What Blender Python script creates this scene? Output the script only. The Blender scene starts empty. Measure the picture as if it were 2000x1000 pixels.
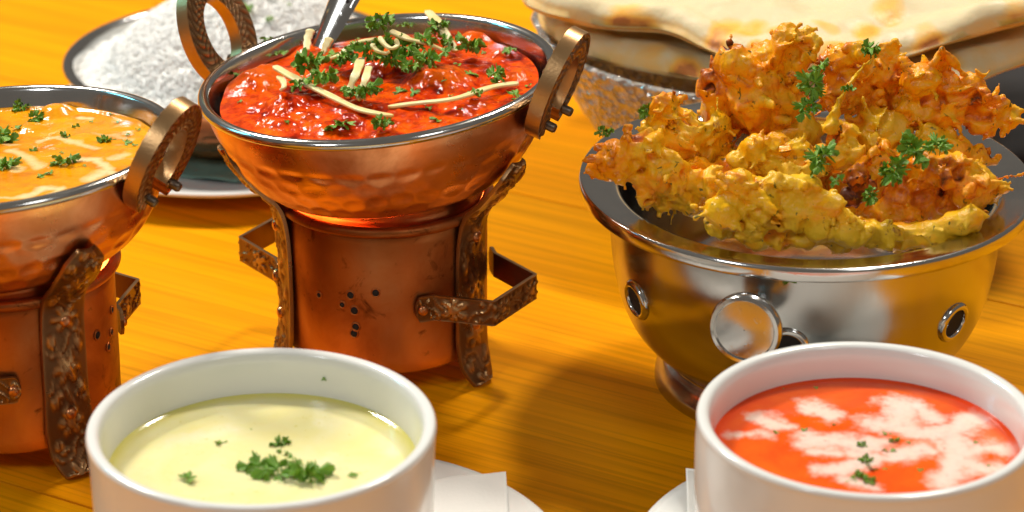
import bpy, bmesh, math, random
import numpy as np
from mathutils import Vector, Matrix, Euler

random.seed(7)
RNG = np.random.RandomState(11)
R = math.radians
scene = bpy.context.scene
C = scene.collection

# ------------------------------------------------------------------ camera
F = 5600.0                       # focal length in photograph pixels (2000 wide)
PITCH = R(24.2)
CAM = np.array([0.0, 0.0, 0.485])
cam_d = bpy.data.cameras.new("camera")
cam = bpy.data.objects.new("camera", cam_d)
C.objects.link(cam)
cam.location = CAM
cam.rotation_euler = (math.pi / 2 - PITCH, 0, 0)
cam_d.sensor_width = 36.0
cam_d.lens = 36.0 * F / 2000.0
cam_d.clip_start = 0.02
cam_d.clip_end = 50
cam_d.dof.use_dof = True
cam_d.dof.focus_distance = 1.03
cam_d.dof.aperture_fstop = 12.0
scene.camera = cam

# ------------------------------------------------------------------ world
world = bpy.data.worlds.new("World")
scene.world = world
world.use_nodes = True
bg = world.node_tree.nodes["Background"]
bg.inputs[0].default_value = (1.0, 0.90, 0.78, 1)
bg.inputs[1].default_value = 0.17

# ------------------------------------------------------------------ lamps
def area(name, loc, target, size, power, col, size_y=None):
    d = bpy.data.lights.new(name, 'AREA')
    d.energy = power
    d.color = col
    d.size = size
    if size_y:
        d.shape = 'RECTANGLE'
        d.size_y = size_y
    o = bpy.data.objects.new(name, d)
    C.objects.link(o)
    o.location = loc
    v = Vector(target) - Vector(loc)
    o.rotation_euler = v.to_track_quat('-Z', 'Y').to_euler()
    return o

area("key_lamp", (-0.75, 1.75, 1.25), (0.05, 1.0, 0.05), 0.24, 26.0, (1.0, 0.93, 0.82))
area("back_fill", (0.55, 1.9, 1.7), (0.1, 1.0, 0.05), 0.22, 23.0, (1.0, 0.92, 0.80))  # added overhead lamp, fills shadows and gives the metal more reflections
area("left_fill", (-1.15, -0.35, 1.35), (0.0, 0.95, 0.06), 0.30, 8.0, (0.92, 0.97, 1.0), 0.30)  # unseen cool fill added left of the camera; no known window
area("right_fill", (0.75, -0.25, 1.5), (0.1, 0.95, 0.06), 0.35, 4.5, (0.97, 0.98, 0.97), 0.5)  # unseen neutral fill added right of the camera
area("cyan_lamp", (-0.95, 1.25, 0.62), (0.0, 1.0, 0.08), 0.10, 1.6, (0.15, 0.75, 1.0), 0.30)  # small unseen cyan lamp reflected in the metal rims

scene.view_settings.view_transform = 'Standard'
scene.view_settings.look = 'None'
scene.view_settings.gamma = 1
scene.view_settings.exposure = 0.0
try:
    scene.cycles.use_denoising = True
    scene.cycles.denoiser = 'OPENIMAGEDENOISE'
    scene.cycles.max_bounces = 10
    scene.cycles.transmission_bounces = 8
    scene.cycles.caustics_refractive = True
    scene.cycles.sample_clamp_indirect = 6.0
    scene.cycles.blur_glossy = 0.4
except Exception:
    pass

# ------------------------------------------------------------------ pixel helpers
fw = np.array([0, math.cos(PITCH), -math.sin(PITCH)])
up = np.array([0, math.sin(PITCH), math.cos(PITCH)])
rt = np.array([1.0, 0, 0])

def ray(px, py):
    return fw + (px - 1000) / F * rt - (py - 500) / F * up
def at_z(px, py, z):
    d = ray(px, py)
    return CAM + d * ((z - CAM[2]) / d[2])
def at_y(px, py, y):
    d = ray(px, py)
    return CAM + d * ((y - CAM[1]) / d[1])
def at_depth(px, py, dep):
    return CAM + ray(px, py) * dep

# ------------------------------------------------------------------ numpy noise
def _hash(ix, iy, iz, seed):
    h = (ix * 374761393 + iy * 668265263 + iz * 2147483647 + seed * 1274126177) & 0xffffffff
    h = ((h ^ (h >> 13)) * 1274126177) & 0xffffffff
    h = ((h ^ (h >> 16)) * 2246822519) & 0xffffffff
    return ((h ^ (h >> 15)) & 0xffffff) / float(0xffffff)
def vnoise(P, scale, seed=0):
    P = np.asarray(P, dtype=np.float64) * scale + 1000.5
    I = np.floor(P).astype(np.int64)
    f = P - I
    f = f * f * (3 - 2 * f)
    out = 0
    for dx in (0, 1):
        for dy in (0, 1):
            for dz in (0, 1):
                w = (f[:, 0] if dx else 1 - f[:, 0]) * (f[:, 1] if dy else 1 - f[:, 1]) * (f[:, 2] if dz else 1 - f[:, 2])
                out = out + w * _hash(I[:, 0] + dx, I[:, 1] + dy, I[:, 2] + dz, seed)
    return out * 2 - 1
def fbm(P, scale, octv=3, seed=0, gain=0.5):
    a, s, t = 1.0, 0, 0
    for o in range(octv):
        s = s + a * vnoise(P, scale * 2 ** o, seed + o * 7)
        t += a
        a *= gain
    return s / t

# ------------------------------------------------------------------ object helpers
def mesh_data(name, verts, faces, smooth=True):
    me = bpy.data.meshes.new(name)
    me.from_pydata([tuple(map(float, v)) for v in verts], [], [tuple(map(int, f)) for f in faces])
    me.update()
    if smooth:
        me.polygons.foreach_set("use_smooth", [True] * len(me.polygons))
    return me
def link(name, me, mat, parent=None, loc=None, rot=None):
    o = bpy.data.objects.new(name, me)
    C.objects.link(o)
    if mat is not None and len(me.materials) == 0:
        me.materials.append(mat)
    if parent is not None:
        o.parent = parent
    if loc is not None:
        o.location = loc
    if rot is not None:
        o.rotation_euler = rot
    return o
def obj(name, verts, faces, mat, parent=None, loc=None, rot=None, smooth=True):
    return link(name, mesh_data(name, verts, faces, smooth), mat, parent, loc, rot)
def tag(o, label=None, cat=None, group=None, kind=None):
    if label: o['label'] = label
    if cat: o['category'] = cat
    if group: o['group'] = group
    if kind: o['kind'] = kind
    return o
def thing(name, label, cat, loc=(0, 0, 0), rot=(0, 0, 0), group=None):
    o = bpy.data.objects.new(name, None)
    C.objects.link(o)
    o.empty_display_size = 0.01
    o.location = loc
    o.rotation_euler = rot
    return tag(o, label, cat, group)
def attr(me, name, vals):
    a = me.attributes.new(name, 'FLOAT', 'POINT')
    a.data.foreach_set('value', np.asarray(vals, dtype=np.float32))
def autosmooth(o, ang=35):
    me = o.data
    bm = bmesh.new(); bm.from_mesh(me)
    for e in bm.edges:
        if len(e.link_faces) == 2 and e.calc_face_angle(0) > R(ang):
            e.smooth = False
    bm.to_mesh(me); bm.free()

def lathe(profile, segs, disp=None, closed=False):
    """profile: list of (r,z). returns verts, faces (grid: rings x segs)."""
    prof = np.array(profile, dtype=float)
    n = len(prof)
    th = np.linspace(0, 2 * math.pi, segs, endpoint=False)
    V = np.zeros((n, segs, 3))
    V[:, :, 0] = prof[:, 0:1] * np.cos(th)
    V[:, :, 1] = prof[:, 0:1] * np.sin(th)
    V[:, :, 2] = prof[:, 1:2]
    if disp is not None:
        V = disp(V, prof, th)
    idx = np.arange(n * segs).reshape(n, segs)
    faces = []
    rng = range(n) if closed else range(n - 1)
    for i in rng:
        a = idx[i]; b = idx[(i + 1) % n]
        a2 = np.roll(a, -1); b2 = np.roll(b, -1)
        faces.append(np.stack([a, a2, b2, b], axis=1))
    return V.reshape(-1, 3), np.concatenate(faces)
def smooth_profile(pts, n, closed=False):
    """Catmull-Rom resample"""
    p = np.array(pts, dtype=float)
    m = len(p)
    out = []
    segs = m - 1
    for i in range(n):
        t = i / (n - 1) * segs
        k = min(int(t), segs - 1)
        u = t - k
        p0 = p[max(k - 1, 0)]; p1 = p[k]; p2 = p[k + 1]; p3 = p[min(k + 2, m - 1)]
        out.append(0.5 * ((2 * p1) + (-p0 + p2) * u + (2 * p0 - 5 * p1 + 4 * p2 - p3) * u * u + (-p0 + 3 * p1 - 3 * p2 + p3) * u ** 3))
    return np.array(out)

_ico = {}
def ico(sub):
    if sub not in _ico:
        bm = bmesh.new()
        bmesh.ops.create_icosphere(bm, subdivisions=sub, radius=1)
        _ico[sub] = (np.array([v.co[:] for v in bm.verts]), np.array([[v.index for v in f.verts] for f in bm.faces]))
        bm.free()
    return _ico[sub]
def dome(name, rad, height, mat, parent, loc, nrm, segs=14):
    """rivet head"""
    v, f = lathe([(rad, 0), (rad * 0.97, height * 0.45), (rad * 0.75, height * 0.85), (rad * 0.35, height), (1e-5, height)], segs)
    o = obj(name, v, f, mat, parent, loc)
    o.rotation_mode = 'QUATERNION'
    o.rotation_quaternion = Vector(nrm).to_track_quat('Z', 'Y')
    return o

# ------------------------------------------------------------------ material helpers
class M:
    def __init__(s, name):
        s.m = bpy.data.materials.new(name)
        s.m.use_nodes = True
        s.t = s.m.node_tree
        s.b = s.t.nodes["Principled BSDF"]
        s.tc = s.t.nodes.new('ShaderNodeTexCoord')
    def n(s, typ, **kw):
        nd = s.t.nodes.new(typ)
        for k, v in kw.items():
            setattr(nd, k, v)
        return nd
    def l(s, a, b): s.t.links.new(a, b)
    def set(s, **kw):
        for k, v in kw.items():
            k = k.replace('_', ' ')
            if isinstance(v, tuple) and len(v) == 3: v = (*v, 1)
            s.b.inputs[k].default_value = v
        return s
    def mapping(s, scale=(1, 1, 1), rot=(0, 0, 0), src=None):
        mp = s.n('ShaderNodeMapping')
        mp.inputs['Scale'].default_value = scale
        mp.inputs['Rotation'].default_value = rot
        s.l(src or s.tc.outputs['Object'], mp.inputs[0])
        return mp.outputs[0]
    def noise(s, scale, detail=3, rough=0.5, dist=0, vec=None):
        nd = s.n('ShaderNodeTexNoise')
        nd.inputs['Scale'].default_value = scale
        nd.inputs['Detail'].default_value = detail
        nd.inputs['Roughness'].default_value = rough
        nd.inputs['Distortion'].default_value = dist
        s.l(vec or s.tc.outputs['Object'], nd.inputs['Vector'])
        return nd.outputs[0]
    def voro(s, scale, feature='F1', vec=None):
        nd = s.n('ShaderNodeTexVoronoi', feature=feature)
        nd.inputs['Scale'].default_value = scale
        s.l(vec or s.tc.outputs['Object'], nd.inputs['Vector'])
        return nd.outputs['Distance']
    def ramp(s, fac, stops, interp='LINEAR'):
        r = s.n('ShaderNodeValToRGB')
        cr = r.color_ramp
        cr.interpolation = interp
        while len(cr.elements) < len(stops):
            cr.elements.new(0.5)
        for e, (p, c) in zip(cr.elements, stops):
            e.position = p
            if not isinstance(c, tuple): c = (c, c, c)
            e.color = (*c, 1)
        s.l(fac, r.inputs[0])
        return r.outputs[0]
    def mix(s, fac, a, b, mode='MIX'):
        nd = s.n('ShaderNodeMix', data_type='RGBA', blend_type=mode)
        if isinstance(fac, (int, float)): nd.inputs[0].default_value = fac
        else: s.l(fac, nd.inputs[0])
        for i, v in ((6, a), (7, b)):
            if isinstance(v, tuple): nd.inputs[i].default_value = (*v, 1)
            else: s.l(v, nd.inputs[i])
        return nd.outputs[2]
    def math(s, op, a, b=0.0):
        nd = s.n('ShaderNodeMath', operation=op)
        for i, v in ((0, a), (1, b)):
            if isinstance(v, (int, float)): nd.inputs[i].default_value = v
            else: s.l(v, nd.inputs[i])
        return nd.outputs[0]
    def attr(s, name):
        nd = s.n('ShaderNodeAttribute')
        nd.attribute_name = name
        return nd.outputs['Fac']
    def bump(s, h, dist=0.001, strength=1.0, prev=None):
        nd = s.n('ShaderNodeBump')
        nd.inputs['Distance'].default_value = dist
        nd.inputs['Strength'].default_value = strength
        s.l(h, nd.inputs['Height'])
        if prev is not None: s.l(prev, nd.inputs['Normal'])
        s.l(nd.outputs[0], s.b.inputs['Normal'])
        return nd.outputs[0]
    def col(s, sock): s.l(sock, s.b.inputs['Base Color']); return s
    def rough(s, sock): s.l(sock, s.b.inputs['Roughness']); return s

def m_wood():
    m = M('varnished_pine')
    # board local frame: x runs along the grain
    v1 = m.mapping((3.2, 55, 55))
    n1 = m.noise(1.0, 5, 0.55, 0.6, v1)
    v2 = m.mapping((1.6, 10, 10))
    n2 = m.noise(1.0, 3, 0.5, 0.8, v2)
    base = m.ramp(n2, [(0.25, (0.78, 0.255, 0.0004)), (0.5, (0.86, 0.330, 0.0004)), (0.78, (0.90, 0.385, 0.0005))])
    vw = m.mapping((0.55, 8.5, 8.5))
    w = m.n('ShaderNodeTexWave', wave_type='BANDS', bands_direction='Y', wave_profile='SAW')
    w.inputs['Scale'].default_value = 2.3
    w.inputs['Distortion'].default_value = 9.0
    w.inputs['Detail'].default_value = 3
    w.inputs['Detail Scale'].default_value = 0.7
    m.l(vw, w.inputs['Vector'])
    rings = m.ramp(w.outputs['Fac'], [(0.0, 1.0), (0.70, 0.97), (0.93, 0.80), (1.0, 0.97)])
    c = m.mix(0.6, base, rings, 'MULTIPLY')
    fine = m.ramp(n1, [(0.3, 0.62), (0.5, 0.97), (0.7, 1.10)])
    c = m.mix(0.5, c, fine, 'MULTIPLY')
    v3 = m.mapping((9, 430, 430))
    n3 = m.noise(1.0, 3, 0.5, 0.3, v3)
    c = m.mix(0.6, c, m.ramp(n3, [(0.36, 0.70), (0.5, 0.98), (0.66, 1.05)]), 'MULTIPLY')
    v4 = m.mapping((13, 150, 150))
    sc = m.ramp(m.noise(1.0, 2, 0.5, 0.2, v4), [(0.70, 0.0), (0.76, 0.55)])
    c = m.mix(sc, c, (0.34, 0.10, 0.003))
    # knots and scratches
    vk = m.mapping((9, 14, 9))
    k = m.voro(1.0, 'F1', vk)
    kn = m.ramp(k, [(0.0, 1.0), (0.045, 0.9), (0.075, 0.0)])
    c = m.mix(kn, c, (0.10, 0.025, 0.004))
    m.col(c)
    rr = m.ramp(m.noise(14, 4, 0.6), [(0.3, 0.30), (0.7, 0.46)])
    m.rough(rr)
    m.set(Specular_IOR_Level=0.07)
    b = m.bump(n1, 0.0005, 0.3)
    m.bump(w.outputs['Fac'], 0.0004, 0.15, b)
    return m.m

def m_copper(name, dark=0.0):
    m = M(name)
    n = m.noise(38, 5, 0.6, 0.4)
    n2 = m.noise(9, 3, 0.6, 0.2)
    c = m.ramp(n, [(0.25, (0.50, 0.15, 0.040)), (0.5, (0.86, 0.37, 0.15)), (0.8, (0.97, 0.54, 0.29))])
    st = m.ramp(n2, [(0.38, (0.33 - 0.1 * dark, 0.15, 0.09)), (0.62, (1, 1, 1))])
    c = m.mix(0.55 + 0.35 * dark, c, st, 'MULTIPLY')
    if dark: c = m.mix(1.0, c, (0.95, 0.82, 0.62), 'MULTIPLY')
    if dark:
        sp = m.ramp(m.noise(70, 4, 0.7, 1.0), [(0.28, (0.10, 0.045, 0.03)), (0.40, (1, 1, 1))])
        c = m.mix(0.8, c, sp, 'MULTIPLY')
    m.col(c)
    m.rough(m.ramp(n, [(0.3, 0.42 + 0.1 * dark), (0.7, 0.20 + 0.16 * dark)]))
    m.set(Metallic=1.0)
    v = m.mapping((160, 160, 1400))
    m.bump(m.noise(1.0, 2, 0.5, 0, v), 0.0002, 0.18)
    return m.m

def m_steel(name, rough=0.16, brushed=True, col=(0.52, 0.515, 0.50)):
    m = M(name)
    n = m.noise(20, 4, 0.6)
    m.col(m.ramp(n, [(0.3, tuple(c * 0.86 for c in col)), (0.7, col)]))
    m.set(Metallic=1.0)
    m.rough(m.ramp(m.noise(45, 4, 0.7), [(0.3, rough * 0.7), (0.75, rough * 1.3)]))
    if brushed:
        v = m.mapping((900, 900, 14))
        m.bump(m.noise(1.0, 3, 0.6, 0, v), 0.0001, 0.12)
        tg = m.n('ShaderNodeTangent', direction_type='RADIAL', axis='Z')
        m.l(tg.outputs[0], m.b.inputs['Tangent'])
        m.set(Anisotropic=0.75)
    else:
        m.bump(m.ramp(m.noise(330, 3, 0.6), [(0.60, 0.0), (0.72, 1.0)]), 0.0002, 0.12)
    return m.m

def m_brass():
    m = M('embossed_brass')
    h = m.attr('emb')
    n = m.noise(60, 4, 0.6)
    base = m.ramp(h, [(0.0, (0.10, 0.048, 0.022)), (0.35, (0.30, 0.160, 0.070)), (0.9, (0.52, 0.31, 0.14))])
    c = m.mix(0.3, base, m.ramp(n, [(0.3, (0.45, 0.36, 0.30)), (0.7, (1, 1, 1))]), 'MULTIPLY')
    m.col(c)
    m.set(Metallic=0.92)
    m.rough(m.ramp(n, [(0.3, 0.40), (0.7, 0.25)]))
    m.bump(m.noise(900, 3, 0.6), 0.0002, 0.3)
    return m.m

def m_porcelain():
    m = M('white_porcelain')
    n = m.noise(16, 2)
    m.col(m.ramp(n, [(0.3, (0.76, 0.765, 0.74)), (0.7, (0.80, 0.80, 0.775))]))
    m.set(Roughness=0.17, Specular_IOR_Level=0.5, Coat_Weight=0.3, Coat_Roughness=0.06)
    m.bump(m.noise(55, 2), 0.0004, 0.08)
    return m.m

def m_paper():
    m = M('napkin_paper')
    m.set(Base_Color=(0.80, 0.79, 0.76), Roughness=0.9)
    m.bump(m.noise(900, 2), 0.0002, 0.5)
    return m.m

def m_red_curry():
    m = M('red_curry')
    ch = m.attr('chunk')
    n = m.noise(260, 5, 0.7)
    n2 = m.noise(60, 4, 0.6, 1.0)
    c = m.ramp(n2, [(0.32, (0.14, 0.004, 0.0003)), (0.42, (0.50, 0.022, 0.0003)), (0.52, (0.74, 0.062, 0.0003)), (0.74, (0.82, 0.135, 0.0005))])
    c = m.mix(0.8, c, m.ramp(m.noise(190, 4, 0.65), [(0.36, (0.45, 0.30, 0.3)), (0.48, (0.95, 0.9, 0.9)), (0.64, (1.1, 1.5, 1.2))]), 'MULTIPLY')
    c = m.mix(m.math('MULTIPLY', ch, 0.75), c, (0.70, 0.110, 0.003))
    sp = m.ramp(m.noise(420, 3, 0.7), [(0.62, 0.0), (0.70, 1.0)])
    c = m.mix(m.math('MULTIPLY', sp, 0.65), c, (0.80, 0.20, 0.008))
    dk = m.ramp(m.voro(330), [(0.0, 1.0), (0.10, 1.0), (0.15, 0.0)])
    c = m.mix(m.math('MULTIPLY', dk, m.ramp(m.noise(50, 2), [(0.5, 0.0), (0.6, 0.8)])), c, (0.05, 0.02, 0.008))
    m.col(c)
    m.set(Roughness=0.2, Specular_IOR_Level=0.22)
    m.b.inputs['Subsurface Radius'].default_value = (1.0, 0.25, 0.08)
    m.rough(m.ramp(n2, [(0.4, 0.05), (0.7, 0.16)]))
    m.bump(n, 0.0007, 0.35)
    return m.m

def m_yellow_curry():
    m = M('yellow_curry')
    cr = m.attr('cream')
    n = m.noise(70, 4, 0.6, 0.6)
    c = m.ramp(n, [(0.3, (0.66, 0.19, 0.001)), (0.5, (0.82, 0.31, 0.002)), (0.72, (0.88, 0.40, 0.006))])
    c = m.mix(m.ramp(cr, [(0.30, 0.0), (0.60, 0.45), (0.95, 0.85)]), c, (0.88, 0.72, 0.38))
    dk = m.ramp(m.voro(300), [(0.0, 1.0), (0.09, 1.0), (0.13, 0.0)])
    c = m.mix(m.math('MULTIPLY', dk, m.ramp(m.noise(40, 2), [(0.52, 0.0), (0.6, 0.7)])), c, (0.30, 0.14, 0.01))
    m.col(c)
    m.set(Roughness=0.16, Specular_IOR_Level=0.5, Subsurface_Weight=0.15, Subsurface_Scale=0.002)
    m.b.inputs['Subsurface Radius'].default_value = (1.0, 0.5, 0.1)
    b = m.bump(m.noise(180, 3, 0.6), 0.0012, 0.35)
    m.bump(m.noise(700, 2, 0.6), 0.0005, 0.2, b)
    return m.m

def m_soup(name, stops, cream, edge):
    m = M(name)
    cr = m.attr('cream')
    n = m.noise(45, 4, 0.6, 0.5)
    c = m.ramp(n, stops)
    fine = m.noise(420, 3, 0.7)
    cr2 = m.math('ADD', cr, m.math('MULTIPLY', m.math('SUBTRACT', fine, 0.5), 0.75))
    c = m.mix(m.ramp(cr2, [(0.20, 0.0), (0.48, 0.35), (0.75, 0.80), (1.0, 0.93)]), c, cream)
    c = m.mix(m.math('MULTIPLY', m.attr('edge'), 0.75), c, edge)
    sp = m.ramp(m.noise(330, 3, 0.7), [(0.63, 0.0), (0.72, 0.5)])
    c = m.mix(sp, c, edge)
    m.col(c)
    m.set(Roughness=0.12, Specular_IOR_Level=0.45, Subsurface_Weight=0.2, Subsurface_Scale=0.003)
    m.b.inputs['Subsurface Radius'].default_value = (1.0, 0.5, 0.2)
    m.bump(m.noise(150, 3, 0.6), 0.0004, 0.2)
    return m.m

def m_parsley():
    m = M('parsley_leaf')
    n = m.noise(300, 3)
    oi = m.n('ShaderNodeObjectInfo')
    c1 = m.ramp(n, [(0.3, (0.060, 0.190, 0.004)), (0.7, (0.20, 0.42, 0.012))])
    c2 = m.ramp(n, [(0.3, (0.12, 0.30, 0.02)), (0.7, (0.34, 0.56, 0.06))])
    m.col(m.mix(m.math('MULTIPLY', oi.outputs['Random'], 0.6), c1, c2))
    m.set(Roughness=0.34, Specular_IOR_Level=0.5)
    m.b.inputs['Transmission Weight'].default_value = 0.0
    m.b.inputs['Subsurface Weight'].default_value = 0.15
    m.b.inputs['Subsurface Scale'].default_value = 0.001
    m.bump(m.noise(900, 2), 0.0004, 0.4)
    return m.m

def m_ginger():
    m = M('ginger')
    n = m.noise(160, 3)
    e = m.attr('edge')
    c = m.ramp(n, [(0.3, (0.74, 0.60, 0.24)), (0.7, (0.84, 0.73, 0.40))])
    c = m.mix(e, c, (0.86, 0.44, 0.03))
    m.col(c)
    m.set(Roughness=0.36, Subsurface_Weight=0.3, Subsurface_Scale=0.002)
    m.b.inputs['Subsurface Radius'].default_value = (1, 0.6, 0.25)
    m.bump(m.noise(400, 2, 0.6, 0, m.mapping((1, 6, 6))), 0.0004, 0.35)
    return m.m

def m_bhaji():
    m = M('fried_batter')
    fry = m.attr('fry')
    n = m.noise(95, 5, 0.65, 0.5)
    n2 = m.noise(34, 3, 0.6)
    n3 = m.noise(520, 3, 0.7)
    f = m.math('ADD', fry, m.math('MULTIPLY', m.math('SUBTRACT', n, 0.5), 1.15))
    c = m.ramp(f, [(0.04, (0.80, 0.47, 0.014)), (0.30, (0.90, 0.43, 0.005)), (0.60, (0.88, 0.28, 0.002)), (0.82, (0.55, 0.12, 0.003)), (1.0, (0.10, 0.022, 0.004))])
    c = m.mix(m.ramp(n3, [(0.60, 0.0), (0.72, 0.55)]), c, (0.86, 0.48, 0.02))
    g = m.ramp(m.noise(260, 2, 0.6, 0.5), [(0.66, 0.0), (0.70, 1.0)])
    c = m.mix(m.math('MULTIPLY', g, m.ramp(m.noise(70, 2), [(0.44, 0.0), (0.52, 0.85)])), c, (0.045, 0.075, 0.006))
    br = m.ramp(m.noise(150, 4, 0.7, 0.8), [(0.62, 0.0), (0.70, 0.85)])
    c = m.mix(br, c, (0.26, 0.060, 0.004))
    m.col(c)
    m.rough(m.ramp(n2, [(0.35, 0.18), (0.65, 0.55)]))
    m.set(Specular_IOR_Level=0.36)
    m.b.inputs['Subsurface Radius'].default_value = (1, 0.4, 0.06)
    b = m.bump(n, 0.0022, 0.45)
    m.bump(n3, 0.0007, 0.3, b)
    return m.m

def m_rice():
    m = M('rice_grains')
    n = m.noise(120, 3)
    m.col(m.ramp(n, [(0.3, (0.92, 0.905, 0.85)), (0.7, (0.95, 0.94, 0.90))]))
    m.set(Roughness=0.5, Specular_IOR_Level=0.3, Subsurface_Weight=0.5, Subsurface_Scale=0.003)
    m.b.inputs['Subsurface Radius'].default_value = (1.0, 0.95, 0.85)
    return m.m

def m_naan():
    m = M('naan_bread')
    t = m.attr('toast_bounce')
    n = m.noise(70, 4, 0.6, 0.4)
    n2 = m.noise(24, 3, 0.5)
    f = m.math('ADD', t, m.math('MULTIPLY', m.math('SUBTRACT', n, 0.5), 0.7))
    c = m.ramp(f, [(0.25, (0.68, 0.56, 0.33)), (0.48, (0.74, 0.48, 0.17)), (0.72, (0.84, 0.42, 0.05)), (0.95, (0.66, 0.24, 0.02)), (1.0, (0.45, 0.14, 0.015))])
    m.col(c)
    m.rough(m.ramp(n2, [(0.4, 0.42), (0.6, 0.66)]))
    m.set(Subsurface_Weight=0.15, Subsurface_Scale=0.003)
    b = m.bump(n2, 0.004, 0.35)
    m.bump(m.noise(260, 4, 0.6), 0.001, 0.35, b)
    return m.m

def m_glass():
    m = M('pressed_glass')
    m.set(Base_Color=(0.93, 0.93, 0.92), Roughness=0.07, IOR=1.48, Metallic=0.25)
    m.b.inputs['Transmission Weight'].default_value = 0.50
    m.bump(m.voro(240), 0.006, 1.0)
    return m.m

def m_plain(name, col, rough=0.6, metallic=0.0, nscale=60, amp=0.25, bump=0.3):
    m = M(name)
    n = m.noise(nscale, 4, 0.6)
    m.col(m.ramp(n, [(0.3, tuple(c * (1 - amp) for c in col)), (0.7, tuple(min(1, c * (1 + amp)) for c in col))]))
    m.set(Roughness=rough, Metallic=metallic)
    m.bump(m.noise(nscale * 8, 3, 0.6), 0.0003, bump)
    return m.m

WOOD = m_wood()
COPPER = m_copper('hammered_copper')
COPPER_D = m_copper('tarnished_copper', 1.0)
STEEL = m_steel('polished_steel', 0.19)
STEEL_R = m_steel('rim_steel', 0.15, False, (0.60, 0.59, 0.57))
BRASS = m_brass()
PORC = m_porcelain()
PAPER = m_paper()
REDC = m_red_curry()
YELC = m_yellow_curry()
PALE = m_soup('pale_soup', [(0.3, (0.82, 0.745, 0.31)), (0.6, (0.83, 0.77, 0.42))], (0.86, 0.80, 0.55), (0.66, 0.56, 0.07))
TOMA = m_soup('tomato_soup', [(0.3, (0.80, 0.065, 0.003)), (0.65, (0.90, 0.135, 0.005))], (0.84, 0.70, 0.60), (0.72, 0.035, 0.002))
PARS = m_parsley()
GING = m_ginger()
BHAJI = m_bhaji()
RICE = m_rice()
NAAN = m_naan()
GLASS = m_glass()
BLACK = m_plain('hole_black', (0.008, 0.006, 0.005), 0.8)
CLOTH = m_plain('black_cloth', (0.012, 0.011, 0.012), 0.85, 0, 80)
GREENN = m_plain('green_napkin_paper', (0.16, 0.30, 0.25), 0.8, 0, 50, 0.35)
RIVET = m_plain('copper_rivet', (0.62, 0.27, 0.12), 0.3, 1.0, 200, 0.3)
IRON = m_plain('dark_pin', (0.16, 0.12, 0.09), 0.35, 1.0, 200, 0.3)

# ------------------------------------------------------------------ table (boards)
table = thing('table_top', None, None)
tag(table, None, None, None, 'structure')
GA = R(-30)                                    # grain direction
gx = np.array([math.cos(GA), math.sin(GA)]); gy = np.array([-math.sin(GA), math.cos(GA)])
seam = at_z(130, 977, 0)[:2]
seam_v = float(np.dot(seam, gy))
def board(v0, v1, k):
    u0, u1 = -2.6, 2.6
    g = 0.00035; b = 0.0006; T = 0.03
    y0, y1 = v0 + g - (v0 + v1) / 2, v1 - g - (v0 + v1) / 2
    prof = [(y0, -T), (y0, -b), (y0 + b * 0.4, -b * 0.25), (y0 + b * 1.6, 0), (y1 - b * 1.6, 0), (y1 - b * 0.4, -b * 0.25), (y1, -b), (y1, -T)]
    V = [(u0, y, z) for y, z in prof] + [(u1, y, z) for y, z in prof]
    n = len(prof)
    Fc = [(i, i + n, (i + 1) % n + n, (i + 1) % n) for i in range(n)] + [tuple(range(n)), tuple(range(2 * n - 1, n - 1, -1))]
    o = obj('board', V, Fc, WOOD, table, smooth=False)
    c = gy * (v0 + v1) / 2 + gx * (k * 0.37)
    o.location = (c[0], c[1], 0)
    o.rotation_euler = (0, 0, GA)
edges = [seam_v + d for d in (-0.80, -0.52, -0.26, 0.0, 0.315, 0.62, 0.93, 1.25, 1.6, 2.0)]
for k, (a, b) in enumerate(zip(edges[:-1], edges[1:])):
    board(a, b, k % 3 - 1)

# ------------------------------------------------------------------ emboss patterns
def ss(x, a, b):
    t = np.clip((x - a) / (b - a), 0, 1)
    return t * t * (3 - 2 * t)
def emboss(u, v):
    """u across strap (m, 0 centre), v along strap (m). Flowers, scrolls and leaves, 0..1"""
    per = 0.0185
    k = np.floor(v / per + 0.5)
    vv = v - k * per
    side = np.where(np.mod(k, 2) == 0, 1.0, -1.0)
    h = np.zeros_like(u)
    r = np.hypot(u, vv); a = np.arctan2(vv, u)
    pet = 0.0055 * np.abs(np.cos(3 * a)) ** 0.7
    h = np.maximum(h, ss(pet - r, 0, 0.0009) * (0.55 + 0.45 * ss(np.abs(np.sin(3 * a)), 0.1, 0.4)))
    h = np.maximum(h, ss(0.0013 - r, 0, 0.0004))
    cu = u - side * 0.0038; cv = np.abs(vv) - per / 2 + 0.0002
    r2 = np.hypot(cu, cv); a2 = np.arctan2(cv, cu)
    h = np.maximum(h, 0.9 * ss(0.00045 - np.abs(r2 - 0.0036), 0, 0.0004))
    h = np.maximum(h, 0.9 * ss(0.0021 * (0.6 + 0.4 * np.cos(5 * a2)) - r2, 0, 0.0004))
    cu = u + side * 0.0052; cv = np.abs(vv) - per / 2 + 0.0010
    lf = 1 - (cu / 0.0017) ** 2 - (cv / 0.0030) ** 2
    h = np.maximum(h, 0.85 * ss(lf, 0, 0.5) * ss(np.abs(cu), 0.0, 0.0003))
    wv = u - 0.0058 * np.sin(v / per * math.pi + 0.7)
    h = np.maximum(h, 0.7 * ss(0.0004 - np.abs(wv), 0, 0.0004))
    return h
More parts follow.
